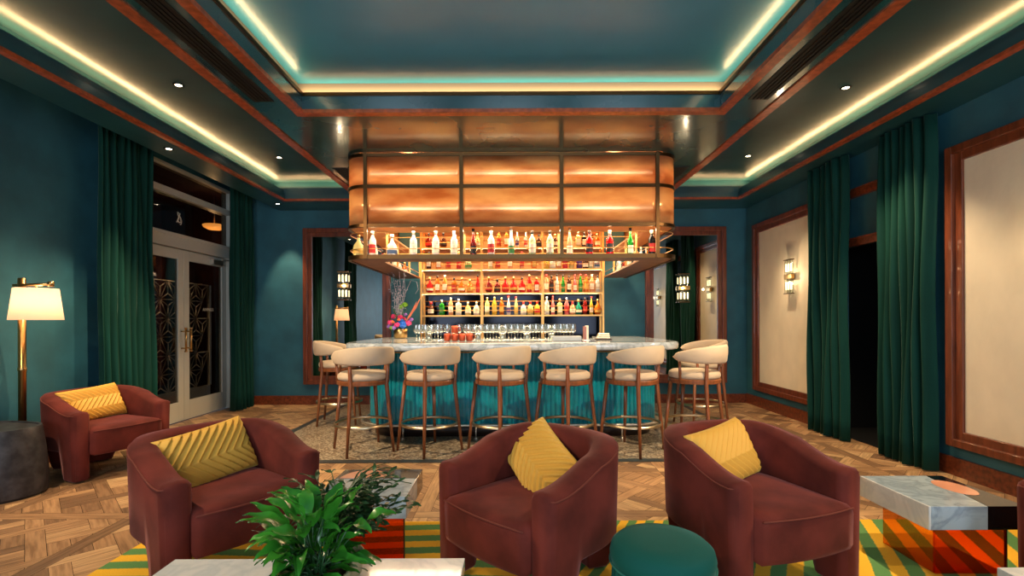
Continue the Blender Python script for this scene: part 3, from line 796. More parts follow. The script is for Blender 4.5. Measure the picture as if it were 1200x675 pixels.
# ================================================================== BOTTLES
KINDS = {
 'tall': [(.0, 0), (.036, 0), (.038, .01), (.038, .165), (.034, .19), (.016, .225), (.013, .235), (.013, .275), (.0, .275)],
 'square': [(.0, 0), (.040, 0), (.042, .008), (.042, .15), (.038, .165), (.015, .178), (.013, .19), (.013, .225), (.0, .225)],
 'squat': [(.0, 0), (.040, 0), (.046, .02), (.046, .09), (.036, .125), (.016, .145), (.014, .155), (.014, .19), (.0, .19)],
 'round': [(.0, 0), (.030, 0), (.050, .03), (.052, .075), (.040, .12), (.018, .15), (.013, .17), (.013, .215), (.0, .215)],
 'slim': [(.0, 0), (.031, 0), (.033, .01), (.033, .14), (.026, .18), (.014, .22), (.012, .24), (.012, .30), (.0, .30)],
}
LIQ = {}
def liquid(c):
    if c not in LIQ:
        rgb = {'clear': (232, 232, 222), 'amber': (206, 104, 28), 'orange': (232, 120, 40), 'red': (206, 24, 22), 'dark red': (120, 22, 16),
               'yellow': (228, 186, 62), 'pale yellow': (232, 214, 140), 'green': (30, 140, 40), 'pink': (232, 120, 120), 'brown': (90, 44, 22),
               'teal': (14, 140, 120), 'black': (18, 14, 14), 'purple': (96, 50, 130), 'pale green': (190, 208, 160), 'peach': (236, 166, 120)}[c]
        LIQ[c] = mat('liquid_'+c.replace(' ', '_'), rgb, .08, trans=.45, spec=.6, ior=1.3)
    return LIQ[c]
PROTO = {}
CAPM = {'gold': BRASS, 'black': BLACK, 'red': mat('red_cap', (190, 24, 20), .4), 'white': LABELW, 'wood': STOOLW, 'silver': STEEL}
LABM = {'cream': LABELW, 'red': mat('red_label', (170, 30, 26), .6), 'black': BLACK, 'gold': mat('gold_label', (196, 150, 66), .5),
        'green': mat('green_label', (50, 120, 60), .6), 'purple': mat('purple_label', (70, 50, 110), .6), 'blue': mat('blue_label', (60, 84, 120), .6)}
def bottle(kind, col, cap, lab, loc, rz, scale, label, group):
    key = (kind, col, cap, lab)
    if key in PROTO:
        b = dup(PROTO[key], loc, rz, label, group); b.scale = (scale,)*3; return b
    pr = KINDS[kind]; t = thing('liquor_bottle', label, 'bottle', loc, rz, group); t.scale = (scale,)*3
    bm = B()
    if kind == 'square':
        rings = []
        for r_, z in pr[1:-1]:
            q = rrect(-r_*.92, r_*.92, -r_*.78, r_*.78, r_*.35, 3); rings.append([(x, y, z) for x, y in q])
        V = sheetgrid(bm, rings, closed_u=True); bm.faces.new(V[0][::-1]); bm.faces.new(V[-1])
    else: lathe(bm, pr, 16)
    obj('glass_body', bm, liquid(col), t, smooth=True)
    r0, zt = pr[2][0], pr[-1][1]
    bm = B(); rl_ = r0*1.02 if kind != 'square' else r0*.82
    if kind == 'square':
        box(bm, -r0*.7, r0*.7, -r0*.80, -r0*.775, .035, .12)
    else:
        rr = max(p[0] for p in pr)+.0008; za, zb = {'tall': (.05, .14), 'squat': (.03, .085), 'round': (.035, .07), 'slim': (.04, .12)}[kind]
        strip(bm, [(rr*cos(a), rr*sin(a), za) for a in [(-pi*.85)+pi*.7*k/8 for k in range(9)]], [(rr*cos(a), rr*sin(a), zb) for a in [(-pi*.85)+pi*.7*k/8 for k in range(9)]])
    obj('paper_label', bm, LABM[lab], t)
    bm = B(); rc = pr[-2][0]+.0025; lathe(bm, [(rc, zt-.03), (rc, zt+.006), (.0, zt+.008)], 12); obj('cap', bm, CAPM[cap], t)
    PROTO[key] = t
    return t
ORD = ['leftmost', 'second', 'third', 'fourth', 'fifth', 'sixth', 'seventh', 'eighth', 'ninth', 'tenth', 'eleventh', 'twelfth', 'thirteenth', 'fourteenth', 'fifteenth', 'sixteenth']
def ordinal(i): return 'leftmost' if i == 0 else ORD[i]+' from left'
front = [(412, 'round', 'pale yellow', 'gold', 'gold'), (437, 'tall', 'clear', 'silver', 'red'), (460, 'round', 'clear', 'silver', 'blue'), (485, 'tall', 'clear', 'silver', 'cream'),
         (511, 'tall', 'clear', 'silver', 'cream'), (532.5, 'tall', 'clear', 'white', 'cream'), (555, 'slim', 'dark red', 'black', 'black'), (576, 'tall', 'clear', 'white', 'red'),
         (599.5, 'slim', 'clear', 'white', 'green'), (624, 'tall', 'pale green', 'black', 'cream'), (645, 'tall', 'pale green', 'black', 'cream'), (668, 'slim', 'peach', 'silver', 'cream'),
         (691, 'tall', 'red', 'black', 'black'), (715, 'tall', 'red', 'white', 'black'), (739, 'slim', 'green', 'black', 'cream'), (764, 'tall', 'black', 'white', 'red')]
for i, (px, k, c, cp, lb) in enumerate(front):
    yy = 5.27 if 425 < px < 775 else 5.36
    bottle(k, c, cp, lb, ((px-600)/570*yy if px > 420 else -1.645, yy if px > 420 else 5.225, 1.986), random.uniform(-.2, .2), 1.03 if k in ('tall', 'slim') else 1.15,
           '%s %s bottle with %s label on the canopy front rack, %s' % (k, c, lb, ordinal(i)), 'bottles on the canopy rack')
wing = [('tall', 'clear', 'silver', 'cream'), ('squat', 'dark red', 'black', 'cream'), ('slim', 'yellow', 'black', 'cream'), ('tall', 'peach', 'red', 'cream'), ('round', 'clear', 'silver', 'blue'), ('squat', 'amber', 'gold', 'cream')]
for sx, nm in ((-1, 'left'), (1, 'right')):
    for i, w_ in enumerate(wing if sx < 0 else wing[::-1]):
        y = 5.72+i*.31
        bottle(*w_, (sx*(1.62-.02*(i % 2)), y, 1.986), 0, 1.0, '%s %s bottle on the %s side rack of the canopy, %s from the front' % (w_[0], w_[1], nm, 'nearest' if i == 0 else ORD[i]), 'bottles on the %s canopy wing' % nm)
rows_ = {
 0: [(505, 'squat', 'brown', 'red', 'cream'), (518, 'square', 'green', 'white', 'green'), (528.5, 'tall', 'peach', 'white', 'cream'), (537.5, 'square', 'clear', 'silver', 'cream'), (548.5, 'squat', 'pale yellow', 'silver', 'cream'), (558.5, 'squat', 'clear', 'silver', 'cream'),
     (571, 'tall', 'pale yellow', 'gold', 'cream'), (579.5, 'tall', 'yellow', 'gold', 'gold'), (588, 'tall', 'amber', 'gold', 'gold'), (596, 'slim', 'clear', 'red', 'purple'), (605, 'slim', 'pale yellow', 'red', 'gold'), (613.5, 'squat', 'clear', 'red', 'cream'), (621.5, 'squat', 'pale yellow', 'red', 'gold'), (629.5, 'squat', 'yellow', 'red', 'red'),
     (641, 'tall', 'clear', 'silver', 'cream'), (648, 'slim', 'pink', 'red', 'cream'), (656, 'square', 'pale yellow', 'gold', 'cream'), (664, 'tall', 'pink', 'silver', 'red'), (671, 'squat', 'peach', 'red', 'cream'), (678, 'round', 'teal', 'gold', 'cream'), (685.5, 'tall', 'dark red', 'black', 'red'), (693, 'slim', 'yellow', 'red', 'cream'), (700.5, 'round', 'orange', 'gold', 'gold')],
 1: [(504, 'round', 'red', 'gold', 'cream'), (513, 'tall', 'amber', 'black', 'cream'), (521.5, 'tall', 'orange', 'white', 'cream'), (532.5, 'square', 'amber', 'black', 'red'), (541.5, 'round', 'amber', 'gold', 'cream'), (551, 'squat', 'orange', 'gold', 'gold'), (560, 'slim', 'red', 'black', 'red'),
     (573, 'round', 'dark red', 'gold', 'red'), (583, 'squat', 'dark red', 'black', 'black'), (592.5, 'round', 'red', 'gold', 'red'), (602, 'round', 'red', 'gold', 'gold'), (612, 'round', 'red', 'black', 'cream'), (620.5, 'tall', 'red', 'gold', 'gold'), (629, 'square', 'red', 'gold', 'cream'),
     (640.5, 'tall', 'peach', 'red', 'cream'), (646.5, 'tall', 'brown', 'black', 'black'), (653, 'slim', 'clear', 'black', 'cream'), (660, 'slim', 'green', 'black', 'green'), (667, 'tall', 'brown', 'black', 'cream'), (674, 'slim', 'pink', 'red', 'cream'), (680.5, 'slim', 'green', 'red', 'green'), (687, 'tall', 'orange', 'red', 'gold'), (694, 'tall', 'peach', 'white', 'cream'), (700.5, 'tall', 'clear', 'black', 'cream')],
 2: [(503, 'tall', 'brown', 'black', 'cream'), (514, 'square', 'orange', 'gold', 'cream'), (525.5, 'square', 'orange', 'black', 'red'), (538, 'tall', 'red', 'gold', 'red'), (549, 'round', 'pale green', 'gold', 'green'), (575, 'tall', 'pale yellow', 'gold', 'cream'), (583.5, 'square', 'orange', 'gold', 'red'), (598, 'tall', 'peach', 'gold', 'cream'), (612, 'tall', 'peach', 'red', 'red'),
     (626, 'square', 'orange', 'gold', 'gold'), (640, 'squat', 'yellow', 'black', 'gold'), (648, 'squat', 'clear', 'black', 'cream'), (655.5, 'tall', 'peach', 'gold', 'cream'), (662.5, 'square', 'red', 'black', 'red'), (670, 'tall', 'pale yellow', 'white', 'gold'), (679, 'square', 'purple', 'black', 'purple'), (686.5, 'squat', 'brown', 'black', 'cream'), (692.5, 'slim', 'pale green', 'silver', 'cream'), (699.5, 'squat', 'clear', 'silver', 'blue')],
 3: [(503, 'round', 'dark red', 'black', 'red'), (520, 'round', 'brown', 'black', 'black'), (534, 'squat', 'clear', 'silver', 'cream'), (560, 'round', 'pale yellow', 'gold', 'cream'), (585, 'tall', 'orange', 'red', 'red'), (594, 'tall', 'orange', 'gold', 'cream'), (606.5, 'slim', 'clear', 'white', 'purple'), (616.5, 'slim', 'clear', 'white', 'red'), (632, 'squat', 'brown', 'black', 'black'),
     (651, 'squat', 'brown', 'gold', 'cream'), (678, 'square', 'pale yellow', 'silver', 'cream'), (685, 'square', 'black', 'black', 'cream'), (693, 'tall', 'brown', 'black', 'cream'), (700, 'squat', 'amber', 'gold', 'cream')]}
RN = ['lowest', 'second lowest', 'third lowest', 'top']
for r_, lst in rows_.items():
    bays = [[], [], []]
    for e in lst: bays[0 if e[0] < 566 else 1 if e[0] < 637 else 2].append(e)
    for bi_, bay in enumerate(bays):
        bn = ('left', 'middle', 'right')[bi_]
        for i, (px, k, c, cp, lb) in enumerate(bay):
            yy = 7.46
            bottle(k, c, cp, lb, ((px-600)/570*yy, yy, SZ[r_]+.0005), random.uniform(-.3, .3), {'tall': .96, 'slim': .92, 'square': 1.05, 'squat': 1.05, 'round': 1.08}[k]*random.uniform(.96, 1.03),
                   '%s %s bottle on the %s wall shelf, %s bay, %s' % (k, c, RN[r_], bn, ordinal(i)), 'bottles on the wall shelving')

# ================================================================== GLASSWARE on the counter
def stem_glass(loc):
    t = thing('wine_glass', 'clear stemmed wine glass standing in the rows on the bar counter', 'glass', loc, 0, 'stemmed glasses on the bar')
    bm = B(); lathe(bm, [(.0, .085), (.018, .088), (.034, .11), (.038, .14), (.033, .19)], 14); bm.faces.ensure_lookup_table(); bmesh.ops.delete(bm, geom=[bm.faces[-1]], context='FACES_ONLY')
    obj('bowl', bm, GLASSW, t, smooth=True)
    bm = B(); lathe(bm, [(.034, 0), (.034, .002), (.005, .008), (.004, .08), (.0, .086)], 14); obj('stem', bm, GLASSW, t, smooth=True)
    return t
def tumbler(loc):
    t = obj('tumbler', lathe(B(), [(.032, 0), (.036, .004), (.040, .085), (.037, .085), (.033, .01), (0, .01)], 14), GLASSW, smooth=True); t.location = loc
    return tag(t, 'clear tumbler in the stacked glass rows on the bar counter', 'glass', 'tumblers on the bar')
g0 = None; t0_ = None
for r_, y in enumerate((5.80, 5.70)):
    for i in range(26):
        px = 488+i*7.2+r_*3.4
        if r_ == 1 and 516 < px < 548: continue
        if px > 682: continue
        x = (px-600)/570*y
        if r_ == 0 and i % 4 == 2:
            if t0_ is None: t0_ = tumbler((x, y, 1.071))
            else:
                c_ = t0_.copy(); COL.objects.link(c_); c_.location = (x, y, 1.071)
            c_ = t0_.copy(); COL.objects.link(c_); c_.location = (x, y, 1.157)
        elif g0 is None: g0 = stem_glass((x, y, 1.071))
        else: dup(g0, (x, y, 1.071))
for i, (dx, z) in enumerate(((0, 0), (.085, 0), (.17, 0), (.255, 0), (.0425*2, .09))):
    lab = ['copper mug at the left end of the mug row on the bar', 'copper mug second in the row on the bar, under the raised one', 'copper mug third in the row on the bar', 'copper mug at the right end of the mug row on the bar', 'copper mug stacked on top of the mug row'][i]
    t = thing('copper_mug', lab, 'mug', (-.745+dx, 5.60, 1.071+z), 0, 'copper mugs')
    obj('cup', lathe(B(), [(.030, 0), (.038, .01), (.041, .05), (.037, .085), (.034, .085), (.036, .012), (0, .012)], 18), COPPER, t, smooth=True)
    bm = B(); tube(bm, [(.038, 0, .07), (.062, 0, .062), (.064, 0, .03), (.039, 0, .02)], .004, 8); obj('handle', bm, COPPER, t)
# small items at the right of the counter
t = thing('menu_stand', 'white upright card holder at the right end of the glasses', 'menu holder', (.88, 5.72, 1.071))
bm = B(); box(bm, -.012, .012, -.05, .05, 0, .17); obj('card', bm, LABELW, t); bm = B(); box(bm, -.04, -.015, -.05, .05, 0, .16); obj('bracket', bm, mat('pink_steel', (150, 96, 86), .4), t); bm = B(); box(bm, -.05, .025, -.06, .06, 0, .006); obj('base', bm, STEEL, t)
t = thing('bottle_tray', 'pale folded bar towels and tray beside the card holder', 'tray', (1.08, 5.75, 1.071))
bm = B(); box(bm, -.09, .09, -.07, .07, 0, .015); obj('tray', bm, STONEK, t, bevel=.004)
for k in range(3):
    bm = B(); box(bm, -.075+.008*k, .07-.004*k, -.055, .055, .015+k*.022, .035+k*.022); obj('towel', bm, LABELW, t, bevel=.008)
t = obj('glass_rack', box(B(), -.16, .16, -.04, .04, 0, .055), mat('rack_grey', (168, 170, 170), .4), bevel=.006); t.location = (.62, 5.50, 1.071); tag(t, 'low grey caddy in front of the wine glasses at right', 'caddy')

# ================================================================== FLOWERS
t = thing('flower_arrangement', 'pink, blue and lime flowers with branches in brass pot', 'flowers', (-1.50, 6.55, 1.071))
obj('brass_pot', lathe(B(), [(.07, 0), (.088, .01), (.09, .12), (.086, .125), (.082, .12), (.08, .06), (0, .06)], 24), BRASS, t, smooth=True)
def bloom(bm, c, r, n=26, fl=.8):
    for k in range(n):
        a = random.random()*2*pi; b_ = math.acos(random.uniform(-.2, 1)); d = Vector((sin(b_)*cos(a), sin(b_)*sin(a), cos(b_)*fl)); p = Vector(c)+d*r*.8
        s = d.cross(Vector((0, 0, 1)));  s = s.normalized() if s.length > .01 else Vector((1, 0, 0)); u = s.cross(d).normalized(); q = r*.36
        vs = [bm.verts.new(p+s*q*x+u*q*y+d*q*.4*(1-abs(x))) for x, y in ((-1, 0), (0, -1), (1, 0), (0, 1))]; bm.faces.new(vs)
    bmesh.ops.create_icosphere(bm, subdivisions=1, radius=r*.75, matrix=Matrix.Translation(c))
fc = {'pink_petals': (214, 60, 120), 'magenta_petals': (196, 30, 96), 'blue_petals': (36, 100, 196), 'lilac_petals': (150, 110, 190), 'lime_petals': (120, 170, 40), 'orange_petals': (226, 110, 60)}
fp = {'pink_petals': [(-.12, -.05, .21, .05), (.12, -.08, .2, .05), (-.02, -.12, .18, .045)], 'magenta_petals': [(-.10, .02, .29, .045), (0.0, -.02, .28, .045), (.02, .08, .26, .04)],
      'blue_petals': [(.05, -.08, .18, .07), (.02, -.04, .22, .05), (.09, .05, .2, .05)], 'lilac_petals': [(-.15, .0, .16, .04), (.13, .06, .25, .035), (-.06, -.12, .14, .035), (.06, .02, .32, .03)],
      'lime_petals': [(.0, .02, .42, .045), (.06, 0, .45, .045), (-.1, -.1, .14, .03)], 'orange_petals': [(-.08, -.1, .22, .028), (.0, -.1, .25, .025)]}
for nm, lst in fp.items():
    bm = B()
    for x, y, z, r_ in lst: bloom(bm, (x, y, z), r_)
    obj(nm, bm, mat(nm, fc[nm], .6), t)
bm = B()
for k in range(26):
    a = random.random()*2*pi; r1 = random.uniform(.05, .16); h = random.uniform(.1, .4) if k > 8 else random.uniform(.35, .42)
    tube(bm, [(0, 0, .1), (cos(a)*r1*.4, sin(a)*r1*.4, h*.6+.05), (cos(a)*r1, sin(a)*r1, h)], .003, 5)
obj('flower_stem', bm, LEAF2, t)
bm = B()
for k in range(9):
    x = random.uniform(-.10, .06); top = random.uniform(.5, .85)
    pts = [(0, 0, .1)]
    for j in range(1, 8): pts.append((x*j/7*1.6+random.uniform(-.02, .02), random.uniform(-.03, .03), .1+top*j/7))
    tube(bm, pts, .003, 4)
    for j in range(3, 8):
        p = Vector(pts[j]); 
        for q in range(3): bmesh.ops.create_icosphere(bm, subdivisions=1, radius=.008, matrix=Matrix.Translation(p+Vector((random.uniform(-.03, .03), random.uniform(-.02, .02), random.uniform(-.03, .03)))))
pts = [(0, 0, .3), (.06, 0, .6), (.14, 0, .78), (.22, 0, .76), (.24, 0, .66), (.2, 0, .6)]
tube(bm, pts, .004, 5)
obj('bare_branch', bm, mat('silver_branch', (150, 146, 160), .6), t)
bm = B()
for x1, z1_ in ((.22, .50), (.27, .55), (.18, .42)):
    tube(bm, [(.05, 0, .2), (x1*.75, 0, z1_*.75), (x1, 0, z1_)], [.006, .014, .002], 6)
obj('dried_spear', bm, mat('dried_peach', (206, 120, 90), .7), t)

# ================================================================== STOOLS
def make_stool():
    t = thing('bar_stool', '', 'bar stool', (0, 0, 0), 0, 'stools along the bar')
    # local: sitter faces -Y ... back of the stool is +Y
    A = [R(45), R(135)]          # rear legs (at +Y)
    F = [R(-45), R(-135)]
    def at(a, r, z): return (r*cos(a), r*sin(a), z)
    for a in A:
        bm = B(); tube(bm, [at(a, .325, 0.006), at(a, .285, .35), at(a, .250, .68), at(a, .262, .80), at(a, .268, .92)], [.013, .017, .021, .018, .015], 10); obj('leg', bm, STOOLW, t)
    for a in F:
        bm = B(); tube(bm, [at(a, .325, 0.006), at(a, .285, .35), at(a, .245, .69)], [.013, .017, .021], 10); obj('leg', bm, STOOLW, t)
        s = 1 if cos(a) > 0 else -1; a2 = R(-12) if s > 0 else R(192)
        bm = B(); tube(bm, [at(a2, .240, .68), at(a2, .258, .92)], [.016, .013], 10); obj('arm_support', bm, STOOLW, t)
    bm = B(); lathe(bm, [(.0, .672), (.238, .672), (.252, .68), (.254, .712), (.246, .72), (.0, .72)], 40); obj('seat_ring', bm, STOOLW, t, smooth=False); smooth_by_angle(t.children[-1] if False else bpy.data.objects[t.children[len(t.children)-1].name], 35)
    bm = B(); lathe(bm, [(.0, .715), (.21, .715), (.243, .728), (.250, .752), (.243, .780), (.215, .797), (.12, .806), (.0, .808)], 40); obj('seat_cushion', bm, CREAM, t, smooth=True)
    # backrest shell
    rows = []; n = 36
    for i in range(n+1):
        u = -1+2*i/n; a = pi/2+u*R(112); e = abs(u)
        zt = 1.055-.085*e**2.2; zb = .875+.035*e**3
        if e > .9: k = (e-.9)/.1; m_ = (zt+zb)/2; h_ = (zt-zb)/2*math.sqrt(max(0.02, 1-k*k)); zt, zb = m_+h_, m_-h_
        rr = .272+.01*(1-e); th = .026; zm = (zt+zb)/2
        prf = [(-th*.5, zb), (-th, zb+.02), (-th, zt-.02), (-th*.5, zt), (th*.5, zt), (th, zt-.02), (th*1.15, zm), (th, zb+.02), (th*.5, zb)]
        if (zt-zb) < .05: prf = [(-th*.5, zb), (-th, zm-.002), (-th, zm), (-th*.5, zt), (th*.5, zt), (th, zm+.002), (th, zm), (th, zm-.002), (th*.5, zb)]
        lean = .02
        rows.append([((rr+d+lean*(z-.9))*cos(a), (rr+d+lean*(z-.9)*4)*sin(a), z) for d, z in prf])
    bm = B(); V = sheetgrid(bm, rows, closed_u=True); bm.faces.new(V[0]); bm.faces.new(V[-1][::-1])
    bmesh.ops.recalc_face_normals(bm, faces=bm.faces); obj('backrest', bm, CREAM, t, smooth=True)
    bm = B(); ringp = [(.285*cos(2*pi*k/36), .285*sin(2*pi*k/36)) for k in range(36)]; rin = [(.272*cos(2*pi*k/36), .272*sin(2*pi*k/36)) for k in range(36)]
    sheetgrid(bm, [[(x, y, z) for x, y in q] for q, z in ((ringp, .27), (ringp, .295), (rin, .295), (rin, .27), (ringp, .27))], closed_u=True)
    obj('foot_ring', bm, CHAMP, t, smooth=False)
    return t
ST = [(-1.50, 4.90, 124, 'cream and walnut bar stool at the left front end of the bar row'),
      (-.83, 4.88, 135, 'cream bar stool, second from left along the bar front'),
      (-.12, 4.88, 135, 'cream bar stool behind the middle velvet armchair, to its left'),
      (.53, 4.87, 134, 'cream bar stool directly behind the middle velvet armchair, fourth from left'),
      (1.19, 4.85, 135, 'cream bar stool seen between middle and right armchairs'),
      (1.84, 4.92, 140, 'cream bar stool at the right front corner of the bar'),
      (2.32, 6.0, 190, 'cream bar stool at the right end of the bar, half hidden'),
      (-2.22, 6.25, 10, 'cream bar stool at the left end of the bar, partly hidden by counter')]
st0 = make_stool()
for i, (x, y, a, lab) in enumerate(ST):
    rz = R(a+90)     # local -Y is the facing direction
    if i == 0: st0.location = (x, y, .002); st0.rotation_euler = (0, 0, rz); st0['label'] = lab
    else: dup(st0, (x, y, .002), rz, lab)

# ================================================================== ARMCHAIRS
def make_armchair():
    t = thing('velvet_armchair', '', 'armchair', (0, 0, 0), 0, 'velvet lounge chairs'); t.scale = (.94, .94, .95)
    n = 120; W_, YB_, YF_ = .40, .38, -.38
    def base(u):     # u -1..1 centreline of the barrel
        s = abs(u); sg = 1 if u > 0 else -1
        # straight arm part until s=.42 measured from the back then superellipse
        if s > .55:
            k = (s-.55)/.45; y = .02+(YF_+.055-.02)*k; x = (W_-.06)*(1-.02*k)
            nx, ny = 1, 0
        else:
            a = s/.55*pi/2; p = .78
            x = (W_-.06)*sin(a)**p; y = .02+(YB_-.06-.02)*max(0, cos(a))**p
            nx, ny = sin(a)/(W_-.06), cos(a)/(YB_-.08); l = math.hypot(nx, ny); nx /= l; ny /= l
        return Vector((sg*x, y)), Vector((sg*nx, ny)), s
    def sst(a, b, x): x = max(0, min(1, (x-a)/(b-a))); return x*x*(3-2*x)
    rows = []; top = []
    for i in range(n+1):
        u = -1+2*i/n; c, nn, s = base(u)
        zt = .735-.135*sst(.25, .95, s)
        zb = .012
        up = sst(.82, .74, s)*sst(.20, .30, s)           # raised between front and rear legs
        zb = .012+.24*up
        th = .062-.0*s
        if s > .985: th *= .86
        bow = .012
        fl = .03*(zt-.012)         # outer face leans slightly out towards the top
        def P(d, z): k = (z)/.7; o = d+(.02*k if d > 0 else 0)-(.0); return (c.x+nn.x*o, c.y+nn.y*o, z)
        prof = [P(th-.012, zb), P(th, zb+.015), P(th, (zb+zt)/2), P(th, zt-.03), P(th*.72, zt-.006), P(0, zt+.004), P(-th*.72, zt-.006), P(-th, zt-.03), P(-th, (zb+zt)/2), P(-th, zb+.015), P(-th+.012, zb)]
        rows.append(prof); top.append((c.x+nn.x*(th+.016), c.y+nn.y*(th+.016), zt-.026))
    bm = B(); V = sheetgrid(bm, rows, closed_u=True)
    # rounded front ends
    for e, sgn in ((0, 1), (-1, -1)):
        ring = V[e]; cen = Vector((0, 0, 0))
        new = []
        for v in ring:
            cen += v.co
        cen /= len(ring)
        for v in ring:
            q = v.co.copy(); q.x = cen.x+(q.x-cen.x)*.72; q.z = .3+(q.z-.3)*.965; q.y -= .022; new.append(bm.verts.new(q))
        m = len(ring)
        for k in range(m):
            f = bm.faces.new((ring[k], ring[(k+1) % m], new[(k+1) % m], new[k])); f.smooth = True
        bm.faces.new(new)
    bmesh.ops.recalc_face_normals(bm, faces=bm.faces)
    obj('shell', bm, VELVET, t, smooth=True)
    endp = []
    for e in (0, -1):
        x = top[e][0]; z = top[e][2]
        x -= .014*(1 if x > 0 else -1); endp.append([(x, top[e][1]-.004, z), (x, top[e][1]-.006, z-.15), (x-.01*(1 if x > 0 else -1), top[e][1]-.006, .02)])
    bm = B(); tube(bm, endp[0][::-1]+top+endp[1], .0045, 6); obj('piping', bm, PIPING, t)
    # seat base + cushion in one upholstered block with front bulge
    rows = []; nx_ = 18
    out = [(-.285, -.40), (.285, -.40)]
    def ring(ins, z, fy=0):
        pts = []
        for k in range(13): a = k/12; pts.append((-.285+ins+(.57-2*ins)*a, -.385+ins-fy-.025*sin(pi*a), z))
        for k in range(17): a = pi*k/16; pts.append(((.285-ins)*cos(a), .05+(.255-ins)*sin(a)**.8 if sin(a) > 0 else .05, z))
        return pts
    prof = [(.03, .215, 0), (.008, .225, 0), (0, .25, 0), (0, .40, .004), (.004, .425, .006), (.018, .445, 0), (.05, .456, 0), (.12, .462, 0)]
    bm = B(); V = sheetgrid(bm, [ring(a, z, f) for a, z, f in prof], closed_u=True); bm.faces.new(V[0][::-1]); bm.faces.new(V[-1])
    bmesh.ops.recalc_face_normals(bm, faces=bm.faces); obj('seat', bm, VELVET, t, smooth=True)
    bm = B(); tube(bm, [(x, y-.003, z) for x, y, z in ring(.004, .43, .006)[:13]], .004, 6); obj('seat_welt', bm, PIPING, t)
    return t
def cface(fx, fy): return math.atan2(fy, fx)+pi/2
AC = [(-1.56, 2.62, cface(.80, -.60), 'rust velvet barrel armchair at front left with gold pillow'),
      (.11, 2.46, cface(-.70, -.71), 'rust velvet barrel armchair in the middle foreground, angled left'),
      (1.22, 2.53, cface(.307, -.952), 'rust velvet barrel armchair at front right beside the green ottoman'),
      (-3.66, 4.36, cface(.92, -.387), 'rust orange velvet armchair by the left wall beside the drum table'),
      (2.675, 1.93, cface(-.2, .98), 'velvet armchair barely in frame at the right edge')]
ac0 = make_armchair()
for i, (x, y, rz, lab) in enumerate(AC):
    z = .014 if i != 3 else .001
    if i == 0: ac0.location = (x, y, z); ac0.rotation_euler = (0, 0, rz); ac0['label'] = lab
    else: dup(ac0, (x, y, z), rz, lab)

# pillows
def make_pillow(rowsn=1.0, cen=.42, amp=.17, pitch=.050):
    Wd, Hh, Tk = .50, .32, .115; nu, nv = 130, 72
    def P(u, v, side):
        x, z = (u-.5)*Wd, (v-.5)*Hh
        e = (1-(2*u-1)**4)*(1-(2*v-1)**4); th = Tk/2*max(0, e)**.42
        pin = 1-.06*(1-abs(2*u-1)**2)*(abs(2*v-1)**3); z *= pin; x *= 1-.05*(1-abs(2*v-1)**2)*(abs(2*u-1)**3)
        y = -side*th
        if side > 0 and e > .02:
            zig = abs(v-cen)*2 if rowsn == 1 else abs(((v*rowsn) % 1)-.5)*2   # chevron rows
            tt = (u*Wd*(1 if rowsn > 1 else 1)-zig*amp+.5)/pitch; f = tt % 1
            y -= (.019*f**.8 if f < .88 else .019*(1-f)/.12)*min(1, e*4)
        return (x, y, z)
    bm = B(); F = [[bm.verts.new(P(i/nu, j/nv, 1)) for i in range(nu+1)] for j in range(nv+1)]
    Bk = [[F[j][i] if i in (0, nu) or j in (0, nv) else bm.verts.new(P(i/nu, j/nv, -1)) for i in range(nu+1)] for j in range(nv+1)]
    for j in range(nv):
        for i in range(nu):
            f = bm.faces.new((F[j][i], F[j][i+1], F[j+1][i+1], F[j+1][i])); f.smooth = True
            f = bm.faces.new((Bk[j][i], Bk[j+1][i], Bk[j+1][i+1], Bk[j][i+1])); f.smooth = True
    return obj('lumbar_pillow', bm, PILLOW)
pil = make_pillow(); pil2 = make_pillow(1.6, .5, .10, .045)
def place_pillow(chair, lx, ly, lz, tilt, roll, yaw, lab, first=[True]):
    x, y, rz = AC[chair][0], AC[chair][1], AC[chair][2]
    if chair == 3: o = pil2
    else:
        o = pil if first[0] else pil.copy()
        if not first[0]: COL.objects.link(o)
    first[0] = False
    Mx = Matrix.Translation((x, y, .014)) @ Matrix.Rotation(rz, 4, 'Z') @ Matrix.Translation((lx, ly, lz)) @ Matrix.Rotation(yaw, 4, 'Z') @ Matrix.Rotation(tilt, 4, 'X') @ Matrix.Rotation(roll, 4, 'Y')
    o.matrix_world = Mx; o.location = Mx.to_translation(); o.rotation_euler = Mx.to_euler(); tag(o, lab, 'pillow', 'gold pleated pillows')
place_pillow(0, -.02, .13, .555, R(-24), R(-6), R(12), 'gold pleated lumbar pillow on the front left armchair')
place_pillow(1, -.06, .12, .535, R(-38), R(25), R(-8), 'gold pleated pillow standing on its corner in the middle armchair')
place_pillow(2, -.04, .13, .555, R(-24), R(-5), R(16), 'gold pleated pillow in the right foreground armchair')
place_pillow(3, -.02, .13, .555, R(-24), R(-4), R(8), 'gold pleated lumbar pillow on the armchair by the left wall')

